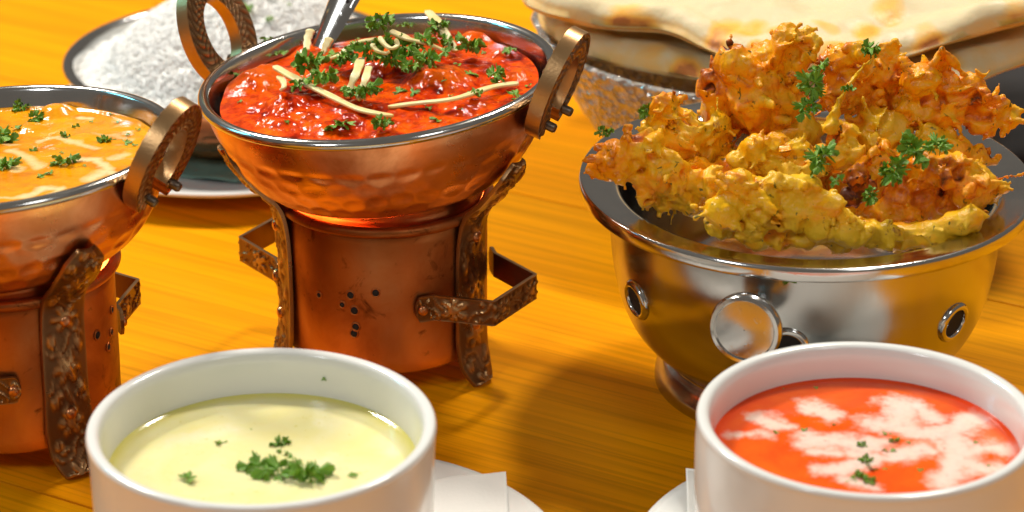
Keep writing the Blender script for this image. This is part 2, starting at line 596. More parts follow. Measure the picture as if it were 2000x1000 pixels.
def strap(name, path, wdir, widths, thick, mat, parent, nu=26, ns=110, emb_h=0.0008, bow=0.0, v_off=0.0):
    """flat strap along a 3D path. wdir: width direction (3,) or callable(i). Front = side of the normal."""
    P = smooth_profile(path, ns)
    W = np.array([wdir(p) for p in P]) if callable(wdir) else np.repeat(np.array(wdir, dtype=float)[None], ns, 0)
    T = np.gradient(P, axis=0); T /= np.linalg.norm(T, axis=1)[:, None]
    N = np.cross(T, W); N /= np.linalg.norm(N, axis=1)[:, None]
    arc = np.concatenate([[0], np.cumsum(np.linalg.norm(np.diff(P, axis=0), axis=1))])
    wd = np.interp(np.linspace(0, 1, ns), np.linspace(0, 1, len(widths)), widths)
    u = np.linspace(-1, 1, nu)
    U = u[None, :] * wd[:, None] / 2
    E = emboss(U, np.repeat(arc[:, None], nu, 1) + v_off)
    E = E * ss(wd[:, None] / 2 - np.abs(U), 0.0004, 0.0012)
    border = ss(np.abs(u)[None, :] * np.ones((ns, 1)), 0.9, 0.97) * 0.5
    E = np.maximum(E, border)
    edge_drop = ss(np.abs(u)[None, :], 0.97, 1.0) * 0.25 * thick
    front = P[:, None, :] + W[:, None, :] * U[:, :, None] + N[:, None, :] * (thick / 2 + E * emb_h - edge_drop - bow * u[None, :] ** 2)[:, :, None]
    back = P[:, None, :] + W[:, None, :] * U[:, :, None] + N[:, None, :] * (-thick / 2 - bow * u[None, :] ** 2)[:, :, None]
    V = np.concatenate([front.reshape(-1, 3), back.reshape(-1, 3)])
    n = ns * nu
    idx = np.arange(n).reshape(ns, nu)
    Fc = []
    a, b, c, d = idx[:-1, :-1], idx[:-1, 1:], idx[1:, 1:], idx[1:, :-1]
    Fc.append(np.stack([a, b, c, d], -1).reshape(-1, 4))
    Fc.append(np.stack([d, c, b, a], -1).reshape(-1, 4) + n)
    for e0, e1 in ((idx[:, 0][:-1], idx[:, 0][1:]), (idx[:, -1][1:], idx[:, -1][:-1]), (idx[0][1:], idx[0][:-1]), (idx[-1][:-1], idx[-1][1:])):
        Fc.append(np.stack([e0, e1, e1 + n, e0 + n], -1))
    me = mesh_data(name, V, np.concatenate(Fc))
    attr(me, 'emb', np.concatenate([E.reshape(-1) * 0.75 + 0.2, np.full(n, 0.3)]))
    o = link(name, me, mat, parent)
    autosmooth(o, 50)
    return o, P, N

# ------------------------------------------------------------------ karahi (hammered bowl)
def az_vec(az):               # azimuth from the camera side (-Y), positive to the right
    return np.array([math.sin(az), -math.cos(az), 0.0])
def tan_vec(az):
    return np.array([math.cos(az), math.sin(az), 0.0])

def hammered(rows, per, depth, zlo, zhi):
    def f(V, prof, th):
        n, s, _ = V.shape
        # outer wall arc-length coordinate
        z = V[:, :, 2]; r = np.hypot(V[:, :, 0], V[:, :, 1])
        TH = np.repeat(th[None, :], n, 0)
        row = (z - zlo) / (zhi - zlo) * rows
        rk = np.floor(row)
        jig = 0.16 * np.sin(TH * 7 + rk * 2.1)
        row2 = row + jig
        rk = np.floor(row2)
        fz = row2 - rk - 0.5
        cnt = per
        ph = TH / (2 * math.pi) * cnt + 0.5 * np.mod(rk, 2) + 0.18 * np.sin(rk * 5.3 + TH * 3)
        fx = ph - np.floor(ph) - 0.5
        amp = 0.65 + 0.35 * np.sin(np.floor(ph) * 12.9 + rk * 4.1)
        d = np.clip(1 - (fx ** 2 + fz ** 2) * 4.2, 0, 1)
        m = ss(z, zlo - 0.002, zlo + 0.003) * ss(zhi - z, -0.0005, 0.003)
        h = -depth * d * amp * m
        V[:, :, 0] += np.cos(TH) * h
        V[:, :, 1] += np.sin(TH) * h
        return V
    return f

def handle_plate(parent, az, k, rim_r, lean=24, dz=0.0, name='handle'):
    """horseshoe-shaped brass handle riveted outside the rim"""
    ns, nt = 150, 18
    a0 = R(152)
    th = np.linspace(-a0, a0, ns)
    t = np.linspace(0, 1, nt)
    ow, oh = 0.0180 * k, 0.0222 * k
    iw, ih = 0.0088 * k, 0.0130 * k
    cy_i = -0.0008 * k
    TH = th[:, None]
    # slight teardrop outline
    ox = ow * np.sin(TH) * (1 - 0.06 * np.cos(TH)); oy = oh * np.cos(TH)
    ix = iw * np.sin(TH); iy = ih * np.cos(TH) + cy_i
    X = ix + (ox - ix) * t; Y = iy + (oy - iy) * t
    # herringbone relief
    s = TH * 0.0165
    u = t - 0.5
    band = np.mod((TH * 15) / math.pi + np.abs(u) * 3.2, 1.0)
    E = ss(np.abs(band - 0.5), 0.12, 0.3) * (0.55 + 0.45 * np.sin(TH * 31 + u * 9))
    E = E * ss(0.5 - np.abs(u), 0.03, 0.09)
    E = np.maximum(E, ss(np.abs(u), 0.44, 0.48) * 0.9)
    th_k = 0.0056 * k
    hz = th_k / 2 + E * 0.0006 * k - ss(np.abs(u), 0.46, 0.5) * 0.0005
    hz = hz * np.ones_like(X)
    dirr = az_vec(az); tang = tan_vec(az)
    lean = R(lean)
    upv = np.array([0, 0, math.cos(lean)]) + dirr * math.sin(lean)
    nrm = dirr * math.cos(lean) - np.array([0, 0, math.sin(lean)])
    org = dirr * (rim_r + 0.0075 * k) + np.array([0, 0, 0.0105 * k + dz])
    def w(Z): return org + X[..., None] * tang + Y[..., None] * upv + Z[..., None] * nrm
    V = np.concatenate([w(hz).reshape(-1, 3), w(-hz).reshape(-1, 3)])
    n = ns * nt
    idx = np.arange(n).reshape(ns, nt)
    a, b, c, d = idx[:-1, :-1], idx[:-1, 1:], idx[1:, 1:], idx[1:, :-1]
    Fc = [np.stack([d, c, b, a], -1).reshape(-1, 4), np.stack([a, b, c, d], -1).reshape(-1, 4) + n]
    for e0, e1 in ((idx[:, 0][1:], idx[:, 0][:-1]), (idx[:, -1][:-1], idx[:, -1][1:]), (idx[0][:-1], idx[0][1:]), (idx[-1][1:], idx[-1][:-1])):
        Fc.append(np.stack([e1, e0, e0 + n, e1 + n], -1))
    me = mesh_data(name, V, np.concatenate(Fc))
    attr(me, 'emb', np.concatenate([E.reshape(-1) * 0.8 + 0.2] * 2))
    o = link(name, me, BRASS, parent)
    autosmooth(o, 45)
    for sgn in (-1, 1):
        i = 3 if sgn < 0 else ns - 4
        p = org + X[i, nt // 2] * tang + Y[i, nt // 2] * upv + nrm * (th_k / 2 - 0.0006) + upv * 0.002
        v, f = lathe([(0.0018 * k, 0), (0.0018 * k, 0.0040 * k), (0.0014 * k, 0.0047 * k), (1e-5, 0.0048 * k)], 14)
        r = obj('rivet', v, f, IRON, o, p)
        r.rotation_mode = 'QUATERNION'
        r.rotation_quaternion = Vector(nrm).to_track_quat('Z', 'Y')
    return o

def karahi(label, loc, tilt, k=1.0, handles=(59, -121), group=None, spin=0.0, name='karahi_bowl'):
    t = thing(name, label, 'bowl', loc, (tilt[0], tilt[1], 0), group)
    outer = smooth_profile([(0.0655, -0.0016), (0.0645, -0.006), (0.0618, -0.0140), (0.0562, -0.0262), (0.0480, -0.0355), (0.0395, -0.0392), (0.0366, -0.0405), (0.0355, -0.0430), (0.0335, -0.0500), (0.020, -0.0522), (0.0004, -0.0528)], 110) * k
    v, f = lathe(outer[::-1], 420, hammered(3.8, 36, 0.00085 * k, -0.0365 * k, -0.0125 * k))
    v = v @ np.array(Matrix.Rotation(spin, 3, 'Z')).T
    obj('copper_shell', v, f, COPPER, t)
    # steel lining with rolled rim
    rimp = [(0.0652 + 0.0022 * math.cos(a), 0.0000 + 0.0020 * math.sin(a)) for a in np.linspace(R(-100), R(170), 16)]
    inner = list(smooth_profile([(0.0626, -0.001), (0.0612, -0.006), (0.0588, -0.0140), (0.0532, -0.0252), (0.0455, -0.0340), (0.0360, -0.040), (0.02, -0.046), (0.0004, -0.047)], 30))
    prof = np.array(rimp + [tuple(p) for p in inner]) * k
    v, f = lathe(prof[::-1], 160)
    obj('steel_lining', v, f, STEEL_R, t)
    for h in handles:
        handle_plate(t, R(h[0]), k, 0.0655 * k, h[1], h[2])
    return t

# burner stand
def burner(label, loc, rot, group, legs=(-70, 54, 176), hand=(62, -118), holes=()):
    t = thing('burner_stand', label, 'food warmer', loc, (0, 0, rot), group)
    prof = [(0.0340, 0.0120), (0.0355, 0.0098), (0.0364, 0.0096), (0.0370, 0.0105), (0.0372, 0.030), (0.0374, 0.0595)]
    prof += [(0.0378 + 0.0020 * math.cos(a), 0.0617 + 0.0019 * math.sin(a)) for a in np.linspace(R(-110), R(200), 16)]
    prof += [(0.0362, 0.0600), (0.0360, 0.030), (0.0358, 0.0125), (0.02, 0.0122), (0.0004, 0.0122)]
    pts = [prof[0]]
    for a, b in zip(prof[:-1], prof[1:]):
        L = math.hypot(b[0] - a[0], b[1] - a[1]); n = max(1, int(L / 0.003))
        for i in range(1, n + 1): pts.append((a[0] + (b[0] - a[0]) * i / n, a[1] + (b[1] - a[1]) * i / n))
    v, f = lathe(pts, 220)
    nz = fbm(v, 45, 3, 5)[:, None]
    rad = v.copy(); rad[:, 2] = 0; rad /= np.maximum(np.linalg.norm(rad, axis=1)[:, None], 1e-6)
    v = v + rad * nz * 0.0005
    obj('copper_cup', v, f, COPPER_D, t)
    for az in legs:
        d = az_vec(R(az)); w = tan_vec(R(az))
        pz = [(0.0592, 0.0850), (0.0560, 0.0785), (0.0488, 0.0698), (0.0420, 0.0632), (0.0393, 0.0540), (0.0386, 0.0380), (0.0388, 0.0220), (0.0400, 0.0100), (0.0440, 0.0012)]
        path = [d * r + np.array([0, 0, z]) for r, z in pz]
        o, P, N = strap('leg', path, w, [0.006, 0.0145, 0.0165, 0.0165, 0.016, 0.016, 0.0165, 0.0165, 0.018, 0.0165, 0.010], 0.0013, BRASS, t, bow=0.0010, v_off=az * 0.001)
        # front side must face outwards
        for fr in (0.50, 0.76):
            i = int(fr * (len(P) - 1))
            sgn = 1 if np.dot(N[i], d) > 0 else -1
            dome('rivet', 0.0021, 0.0016, RIVET, o, P[i] + d * 0.0008, d)
    for az in hand:
        # angular loop strap: front plate on the cup, out, corner, back
        z = 0.0335
        rr = 0.0392
        A = R(az)
        def rp(da, r): return az_vec(A + R(da)) * r + np.array([0, 0, z])
        pts = [rp(-44, rr), rp(-34, rr), rp(-17, 0.0560), rp(11, 0.0570), rp(31, rr + 0.0008), rp(42, rr)]
        # sharpen bends: linear densify then light smoothing
        dense = []
        for a, b in zip(pts[:-1], pts[1:]):
            for q in np.linspace(0, 1, 15)[:-1]: dense.append(a + (b - a) * q)
        dense.append(pts[-1])
        o, P, N = strap('carry_handle', dense, np.array([0, 0, 1.0]), [0.003, 0.0085] + [0.0090] * 26 + [0.0085, 0.003], 0.0012, BRASS, t, nu=18, ns=170, v_off=0.004)
        for i in (12, len(P) - 12):
            d = P[i].copy(); d[2] = 0; d /= np.linalg.norm(d)
            dome('rivet', 0.0019, 0.0014, RIVET, o, P[i] + d * 0.0008, d)
    for az, z, r in holes:
        d = az_vec(R(az))
        dome('vent_hole', r, 0.00035, BLACK, t, d * 0.03735 + np.array([0, 0, z]), d, 12)
        v, f = lathe([(r + 0.0003 + 0.0003 * math.cos(a), 0.0003 * math.sin(a)) for a in np.linspace(0, 2 * math.pi, 8, endpoint=False)], 16, closed=True)
        o = obj('hole_edge', v, f, COPPER_D, t, d * 0.0374 + np.array([0, 0, z]))
        o.rotation_mode = 'QUATERNION'; o.rotation_quaternion = Vector(d).to_track_quat('Z', 'Y')
    return t

def candle(loc, name_label):
    t = thing('tea_light', name_label, 'candle', loc)
    v, f = lathe([(0.0004, 0), (0.0185, 0), (0.019, 0.001), (0.019, 0.014), (0.0182, 0.0142), (0.0180, 0.011), (0.0004, 0.0105)], 40)
    obj('wax_cup', v, f, STEEL_R, t)
    m = M('candle_flame')
    m.b.inputs['Emission Color'].default_value = (1.0, 0.45, 0.10, 1)
    m.b.inputs['Emission Strength'].default_value = 60
    v, f = lathe(smooth_profile([(0.0003, 0.012), (0.0022, 0.015), (0.0028, 0.018), (0.0018, 0.024), (0.0003, 0.030)], 14), 14)
    obj('flame', v, f, m.m, t)
    d = bpy.data.lights.new('flame_light', 'POINT')
    d.energy = 4.5; d.color = (1.0, 0.84, 0.50); d.shadow_soft_size = 0.004
    o = bpy.data.objects.new('flame_light', d)
    C.objects.link(o); o.location = (loc[0], loc[1], loc[2] + 0.036)
    return t

# centre karahi
KK = 0.985
dc = F * 0.0675 * KK / 354
Pc = at_depth(738, 153, dc)
TILT_C = R(-5.2)
KG = 'hammered copper karahi bowls'
kar_c = karahi('hammered copper karahi filled with red curry on the middle burner, ring handles both showing', Pc, (0, TILT_C), KK, ((67, 24, -0.0075), (-121, 19, 0.0005)), KG)
Bc = at_depth(748, 372, dc); Bc[2] = 0
Bc = np.array([Pc[0] + 0.0015, Pc[1] + 0.001, 0])
Zc = Pc[2]
burn_c = burner('copper burner stand with strap legs under the red curry, behind the pale soup cup', Bc, 0, 'copper burner stands',
                (-72, 56, 176), (62, -118),
                [(-15, 0.0330, 0.0013), (-3, 0.0400, 0.0012), (-17, 0.0385, 0.0012), (-22, 0.0345, 0.0009), (-14.5, 0.0270, 0.0012), (-15.5, 0.0245, 0.0012), (-37, 0.036, 0.0008)])
for b_ in (burn_c,): b_.scale = (KK * 1.05, KK * 1.05, 1.10)
candle((Bc[0], Bc[1] - 0.006, 0.0137), 'small lit candle inside the copper burner under the red curry')
print('karahi centre', Pc)

# left karahi
dl = F * 0.0675 * KK / 374
Pl = at_depth(-27, 290, dl)
TLX = R(-2.8)
kar_l = karahi('hammered copper karahi of creamy yellow curry cut by the left edge of the picture', Pl, (TLX, R(-3.5)), KK, ((66, 27, -0.0065), (-114, 24, 0.0)), KG, spin=0.4)
Bl = np.array([Pl[0] + 0.003, Pl[1] + 0.001, 0])
burn_l = burner('copper burner stand with flowered strap leg at the left edge, under the yellow curry', Bl, 0, 'copper burner stands',
                (38, 158, -82), (-28, 152), [(62, 0.043, 0.0013), (72, 0.036, 0.001), (80, 0.047, 0.0009), (77, 0.040, 0.0009)])
burn_l.scale = (KK * 1.05, KK * 1.05, 1.10)
candle((Bl[0], Bl[1] - 0.006, 0.0137), 'small lit candle inside the copper burner under the yellow curry')
print('karahi left', Pl)

# ------------------------------------------------------------------ curry surfaces
def ray_local(loc, tilt, px, py, h):
    """intersect pixel ray with tilted plane at local height h; return local xy"""
    Rm = np.array(Euler((tilt[0], tilt[1], 0)).to_matrix())
    n = Rm[:, 2]
    p0 = np.array(loc) + n * h
    d = ray(px, py)
    tt = np.dot(p0 - CAM, n) / np.dot(d, n)
    w = CAM + d * tt
    return Rm.T @ (w - np.array(loc))
def polar(rad, rings, segs):
    rr = np.sqrt(np.linspace(0, 1, rings)) * rad
    rr[0] = 1e-5
    th = np.linspace(0, 2 * math.pi, segs, endpoint=False)
    X = rr[:, None] * np.cos(th); Y = rr[:, None] * np.sin(th)
    idx = np.arange(rings * segs).reshape(rings, segs)
    a = idx[:-1]; b = idx[1:]
    Fc = np.stack([a, b, np.roll(b, -1, 1), np.roll(a, -1, 1)], -1).reshape(-1, 4)
    return np.stack([X.ravel(), Y.ravel()], 1), Fc
def liquid(name, label, cat, loc, tilt, rad, hfun, mat, rings=130, segs=360, attrs=None, skirt=0.003):
    XY, Fc = polar(rad, rings, segs)
    h = hfun(XY)
    V = np.column_stack([XY, h])
    r = np.hypot(XY[:, 0], XY[:, 1])
    last = V[-segs:].copy(); last[:, 2] -= skirt; last[:, :2] *= 0.97
    n0 = len(V)
    V = np.concatenate([V, last])
    i0 = np.arange(n0 - segs, n0)
    Fc = np.concatenate([Fc, np.stack([i0, i0 + segs, np.roll(i0, -1) + segs, np.roll(i0, -1)], -1)])
    me = mesh_data(name, V, Fc)
    if attrs:
        for k, fn in attrs.items():
            a = fn(XY); attr(me, k, np.concatenate([a, a[-segs:]]))
    o = link(name, me, mat, None, loc, (tilt[0], tilt[1], 0))
    tag(o, label, cat)
    return o

def pxl(loc, tilt, pts, h=0):
    return [(*ray_local(loc, tilt, p[0], p[1], h)[:2], *p[2:]) for p in pts]

# red curry: mounded, lumpy
LV_R = -0.0048
chunks = pxl(Pc, (0, TILT_C), [(520, 160, 0.013, 0.0042), (470, 175, 0.010, 0.0024), (640, 120, 0.012, 0.0025), (860, 165, 0.0125, 0.0038), (830, 90, 0.010, 0.0028), (935, 75, 0.009, 0.0030),
                               (560, 215, 0.009, 0.0028), (705, 225, 0.009, 0.0018), (905, 215, 0.008, 0.0016), (1000, 150, 0.009, 0.0022), (500, 95, 0.008, 0.0022), (600, 100, 0.007, 0.0022), (680, 250, 0.006, 0.0022), (760, 140, 0.013, 0.003),(980,110,0.006,0.002)], LV_R)
def h_red(XY):
    r = np.hypot(XY[:, 0], XY[:, 1])
    P3 = np.column_stack([XY, np.zeros(len(XY))])
    h = LV_R + 0.0030 * (1 - (r / 0.0596) ** 2)
    for x, y, s, a in chunks:
        d = np.hypot(XY[:, 0] - x, XY[:, 1] - y) / s
        h = h + a * ss(1.15 - d, 0, 0.9)
    e = ss(0.0588 - r, 0, 0.012)
    h = h + e * (0.0023 * fbm(P3, 95, 3, 3) + 0.0008 * np.abs(fbm(P3, 250, 2, 9)) + 0.00026 * vnoise(P3, 650, 21))
    return h
def a_chunk(XY):
    c = np.zeros(len(XY))
    for x, y, s, a in chunks[:6:1]:
        d = np.hypot(XY[:, 0] - x, XY[:, 1] - y) / s
        c = np.maximum(c, ss(1.1 - d, 0, 0.8) * (a / 0.0042))
    return c
red = liquid('red_curry', 'chunky orange red tomato curry filling the middle copper karahi', 'curry', Pc, (0, TILT_C), 0.0588, h_red, REDC, 230, 620, {'chunk': a_chunk})

# yellow curry: flat with cream swirls
LV_Y = -0.0055
TILT_L = R(-3.5)
def stroke_mask(XY, strokes, seed, warp=0.0025, ws=120):
    P3 = np.column_stack([XY, np.zeros(len(XY))])
    wx = warp * 1.5 * fbm(P3, ws, 5, seed, 0.62); wy = warp * 1.5 * fbm(P3, ws, 5, seed + 31, 0.62)
    X = XY[:, 0] + wx; Y = XY[:, 1] + wy
    m = np.zeros(len(XY))
    for pts, rad, amp in strokes:
        if len(pts) == 1: pts = [pts[0], (pts[0][0] + 1e-5, pts[0][1])]
        for (ax, ay), (bx, by) in zip(pts[:-1], pts[1:]):
            dx, dy = bx - ax, by - ay
            t = np.clip(((X - ax) * dx + (Y - ay) * dy) / (dx * dx + dy * dy), 0, 1)
            d = np.hypot(X - ax - t * dx, Y - ay - t * dy)
            m = np.maximum(m, amp * ss(rad * 2.2 - d, 0, rad * 2.3))
    return m
def px_strokes(loc, tilt, h, lst):
    out = []
    for pts, rad, amp in lst:
        out.append(([tuple(ray_local(loc, tilt, *p, h)[:2]) for p in pts], rad, amp))
    return out
cream_y = px_strokes(Pl, (TLX, TILT_L), LV_Y, [
    ([(75, 275), (110, 268), (150, 280), (190, 290)], 0.0016, 0.8), ([(30, 300), (60, 310), (75, 325)], 0.0028, 0.8), ([(150, 230), (180, 232)], 0.0018, 0.9),
    ([(150, 315), (200, 310), (215, 330), (180, 350)], 0.0024, 1.0), ([(200, 335), (240, 340), (290, 325)], 0.0022, 1.0), ([(235, 305), (255, 300)], 0.0022, 0.8),
    ([(60, 380), (90, 365), (125, 365), (110, 380), (70, 390)], 0.0020, 1.0), ([(0, 385), (60, 382)], 0.0013, 0.8), ([(0, 275), (30, 285)], 0.002, 0.7), ([(180,260),(215,262),(250,270)],0.0016,0.55),
    ([(-60, 300), (-20, 320), (30, 330)], 0.003, 0.8), ([(-120, 260), (-80, 280)], 0.004, 0.8)])
lump_y = pxl(Pl, (TLX, TILT_L), [(108, 222, 0.007, 0.0032), (60, 250, 0.006, 0.0016), (165, 270, 0.006, 0.0010), (5, 300, 0.012, 0.0015), (250, 245, 0.006, 0.0006)], LV_Y)
def h_yel(XY):
    r = np.hypot(XY[:, 0], XY[:, 1])
    P3 = np.column_stack([XY, np.zeros(len(XY))])
    h = np.full(len(XY), LV_Y)
    for x, y, s, a in lump_y:
        d = np.hypot(XY[:, 0] - x, XY[:, 1] - y) / s
        h = h + a * ss(1.2 - d, 0, 0.9)
    e = ss(0.0597 - r, 0, 0.008)
    return h + e * (0.0007 * fbm(P3, 70, 3, 13) + 0.0003 * fbm(P3, 260, 3, 19)) + 0.0008 * ss(r, 0.0575, 0.0597)
yel = liquid('yellow_curry', 'smooth golden yellow curry with white cream swirls in the left karahi', 'curry', Pl, (TLX, TILT_L), 0.0598, h_yel, YELC, 200, 520,
             {'cream': lambda XY: stroke_mask(XY, cream_y, 4, 0.0042, 75)})

# ------------------------------------------------------------------ parsley
def leaflet(L, seed, flat=False):
    rs = np.random.RandomState(seed)
    nr, nt = 6, 43
    u = np.linspace(0.06, 1, nr)[:, None]
    a = np.linspace(-1, 1, nt)[None, :]
    TH = a * R(112)
    lob = 0.42 + 0.58 * np.abs(np.cos(TH * 1.75 + rs.uniform(-0.15, 0.15))) ** 0.8
    teeth = 1 - 0.34 * (np.arange(nt) % 3 == 0)[None, :] * rs.uniform(0.5, 1.2, nt)[None, :]
    Ro = L * lob * teeth * (1 - 0.30 * np.abs(a) ** 2)
    Rr = u * (Ro * u ** 0.35 + L * 0.55 * (1 - u ** 0.35))
    X = Rr * np.sin(TH); Y = Rr * np.cos(TH)
    ph = rs.uniform(0, 6, 3)
    amp = 0.13 if flat else 0.30
    Z = L * amp * u ** 1.6 * np.sin(TH * 5.2 + ph[0]) + L * amp * 0.5 * u ** 2 * np.sin(TH * 11 + ph[1]) - L * (0.12 if flat else 0.35) * u ** 2 * rs.uniform(-0.4, 1)
    V = np.stack([X, Y, Z * np.ones_like(X)], -1).reshape(-1, 3)
    idx = np.arange(nr * nt).reshape(nr, nt)
    Fc = np.stack([idx[:-1, :-1], idx[:-1, 1:], idx[1:, 1:], idx[1:, :-1]], -1).reshape(-1, 4)
    return V, Fc
def tube(pts, r0, r1, segs=6):
    pts = np.array(pts, float); n = len(pts)
    T = np.gradient(pts, axis=0); T /= np.linalg.norm(T, axis=1)[:, None] + 1e-12
    ref = np.array([0.3, 0.2, 1.0]); ref /= np.linalg.norm(ref)
    A = np.cross(T, ref); A /= np.linalg.norm(A, axis=1)[:, None] + 1e-12
    B = np.cross(T, A)
    th = np.linspace(0, 2 * math.pi, segs, endpoint=False)
    rr = np.linspace(r0, r1, n)
    V = pts[:, None, :] + rr[:, None, None] * (np.cos(th)[None, :, None] * A[:, None, :] + np.sin(th)[None, :, None] * B[:, None, :])
    idx = np.arange(n * segs).reshape(n, segs)
    Fc = np.stack([idx[:-1], np.roll(idx[:-1], -1, 1), np.roll(idx[1:], -1, 1), idx[1:]], -1).reshape(-1, 4)
    return V.reshape(-1, 3), Fc
def join(parts):
    Vs, Fs, o = [], [], 0
    for v, f in parts:
        Vs.append(v); Fs.extend([tuple(int(i) + o for i in q) for q in f]); o += len(v)
    return np.concatenate(Vs), Fs
def sprig_mesh(seed, n=5, flat=False):
    """unit-size sprig (radius about 1)"""
    rs = np.random.RandomState(seed)
    parts = []
    for i in range(n):
        az = i * 2 * math.pi / n + rs.uniform(-0.5, 0.5)
        L = rs.uniform(0.50, 0.75)
        v, f = leaflet(L, seed * 31 + i, flat)
        tiltx = rs.uniform(-0.2, 0.35) if flat else rs.uniform(-0.1, 1.15)
        Rm = np.array((Matrix.Rotation(az, 3, 'Z') @ Matrix.Rotation(tiltx, 3, 'X') @ Matrix.Rotation(rs.uniform(-0.5, 0.5), 3, 'Y')))
        off = rs.uniform(0.12, 0.42)
        base = Rm @ np.array([0, off, 0]) + np.array([0, 0, rs.uniform(0.05, 0.22 if flat else 0.45)])
        parts.append((v @ Rm.T + base, f))
        parts.append(tube([(0, 0, 0.0), base * 0.5 + np.array([0, 0, 0.05]), base], 0.045, 0.03))
    V, Fc = join(parts)
    me = mesh_data('parsley', V, Fc)
    me.materials.append(PARS)
    return me
SPRIG = [sprig_mesh(s, n) for s, n in ((1, 5), (2, 6), (3, 5), (4, 7))]
FLATS = [sprig_mesh(s, n, True) for s, n in ((11, 3), (12, 4), (13, 3))]
LEAF = []
for s in range(3):
    v, f = leaflet(1.3, 77 + s, True)
    v[:, 1] -= 0.5
    me = mesh_data('parsley', v, f); me.materials.append(PARS); LEAF.append(me)

def put(kind, name, pos, size, label, group, tilt=0.25, cat='herb', rz=None, rx=None):
    pool = {'s': SPRIG, 'f': FLATS, 'l': LEAF}[kind]
    o = bpy.data.objects.new(name, random.choice(pool))
    C.objects.link(o)
    o.location = pos
    size *= 1.32
    o.scale = (size, size, size * random.uniform(0.85, 1.1))
    o.rotation_euler = (rx if rx is not None else random.uniform(-tilt, tilt), random.uniform(-tilt, tilt), random.uniform(0, 6.28) if rz is None else rz)
    return tag(o, label, cat, group)

def surf_point(loc, tilt, hfun, px, py):
    """first point where the pixel ray meets the surface of a food in its bowl"""
    Rm = np.array(Euler((tilt[0], tilt[1], 0)).to_matrix())
    d = ray(px, py)
    dc_ = float(np.dot(np.array(loc) - CAM, fw))
    t = np.linspace(dc_ - 0.10, dc_ + 0.12, 1100)
    W = CAM[None, :] + t[:, None] * d[None, :]
    Lc = (W - np.array(loc)) @ Rm
    h = hfun(Lc[:, :2])
    ok = np.where((Lc[:, 2] <= h) & (np.hypot(Lc[:, 0], Lc[:, 1]) < 0.09))[0]
    if len(ok) == 0:
        q = ray_local(loc, tilt, px, py, 0.0)
        return np.array(loc) + Rm @ q
    return W[ok[0]]

PXM = 5300.0
GR = 'parsley on the red curry'
red_sprigs = [
    (740, 62, 24, 0.012, 's', 'tall bright parsley sprig standing highest at the back of the red curry'),
    (752, 96, 22, 0.007, 's', 'parsley sprig over the ginger curls in the middle of the red curry'),
    (606, 142, 30, 0.005, 's', 'large fresh parsley sprig left of the ginger heap on the red curry'),
    (636, 166, 26, 0.003, 's', 'dark parsley sprig just above the long left ginger strip'),
    (858, 66, 22, 0.004, 's', 'parsley sprig tucked beside the upright back ginger strip'),
    (918, 104, 25, 0.003, 's', 'round curly parsley sprig right of the back ginger strip'),
    (828, 92, 26, 0.006, 's', 'wide parsley sprig right of centre on the ginger heap'),
    (790, 110, 27, 0.005, 's', 'pale curled parsley sprig at the centre of the ginger heap'),
    (722, 118, 22, 0.005, 's', 'parsley sprig under the ginger curls at the heap centre'),
    (800, 140, 20, 0.002, 's', 'dark parsley sprig in front of the ginger heap'),
    (688, 192, 19, 0.001, 's', 'parsley sprig left of the pair at the foot of the short ginger strips'),
    (724, 190, 21, 0.002, 's', 'parsley sprig at the foot of the short ginger strips'),
    (675, 128, 22, 0.003, 's', 'parsley sprig left of the short upright ginger strips'),
    (587, 176, 20, 0.001, 's', 'dark parsley sprig behind the left end of the long ginger strip'),
    (668, 250, 26, 0.000, 'f', 'long flat parsley frond by the front rim of the red curry'),
    (745, 252, 17, 0.001, 's', 'small parsley sprig touching the front rim of the red curry'),
    (455, 148, 23, 0.001, 'f', 'parsley leaf near the left rim of the red curry'),
    (524, 90, 18, 0.002, 's', 'small dark parsley sprig at the back left of the red curry'),
    (548, 108, 16, 0.001, 'f', 'flat parsley piece just in front of the back left sprig'),
    (996, 104, 15, 0.001, 'f', 'pale parsley leaf near the back right rim of the red curry'),
    (972, 158, 18, 0.001, 's', 'parsley sprig behind the right ginger strip'),
    (1008, 192, 20, 0.001, 'f', 'parsley frond beside the front right rim under the handle'),
    (930, 190, 12, 0.001, 's', 'tiny parsley sprig lying over the right ginger strip'),
    (860, 118, 22, 0.002, 'f', 'parsley frond trailing right from the ginger heap'),
    (838, 128, 22, 0.003, 's', 'bright parsley sprig on the right shoulder of the ginger heap'),
    (765, 132, 18, 0.004, 's', 'small parsley sprig between the ginger heap and the dark front sprig'),
    (652, 112, 16, 0.003, 'f', 'flat parsley leaf beside the bent ginger strip'),
    (700, 104, 20, 0.006, 's', 'bright parsley sprig between the bent ginger strip and the ginger curls'),
    (745, 118, 20, 0.006, 's', 'parsley sprig just in front of the lower ginger shaving'),
    (872, 92, 18, 0.003, 's', 'parsley sprig between the two back ginger strips'),
    (792, 54, 14, 0.003, 'f', 'dark parsley leaf behind the tall sprig on the red curry'),
]
for px, py, s, lift, kd, lab in red_sprigs:
    p = surf_point(Pc, (0, TILT_C), h_red, px, py + lift * PXM * 0.9)
    put(kd, 'parsley_sprig', p + np.array([0, 0, lift + 0.0006]), s * 1.15 / PXM, lab, GR, 0.45)
for px, py, s in [(780, 178, 11), (811, 182, 10), (850, 236, 11), (838, 214, 7), (922, 146, 12), (893, 128, 8), (700, 122, 8), (1030, 170, 6), (560, 240, 6), (900, 215, 5), (980, 222, 5), (643, 255, 8), (866, 160, 5), (945, 105, 5), (620, 90, 7), (470, 200, 5), (760, 228, 6), (880, 190, 5), (655, 70, 6), (700, 78, 5)]:
    p = surf_point(Pc, (0, TILT_C), h_red, px, py)
    put('l', 'parsley_leaf', p + np.array([0, 0, 0.0006]), s / PXM, 'loose chopped parsley leaf lying on the red curry', 'loose chopped parsley on the red curry', 0.35)
GY = 'parsley on the yellow curry'
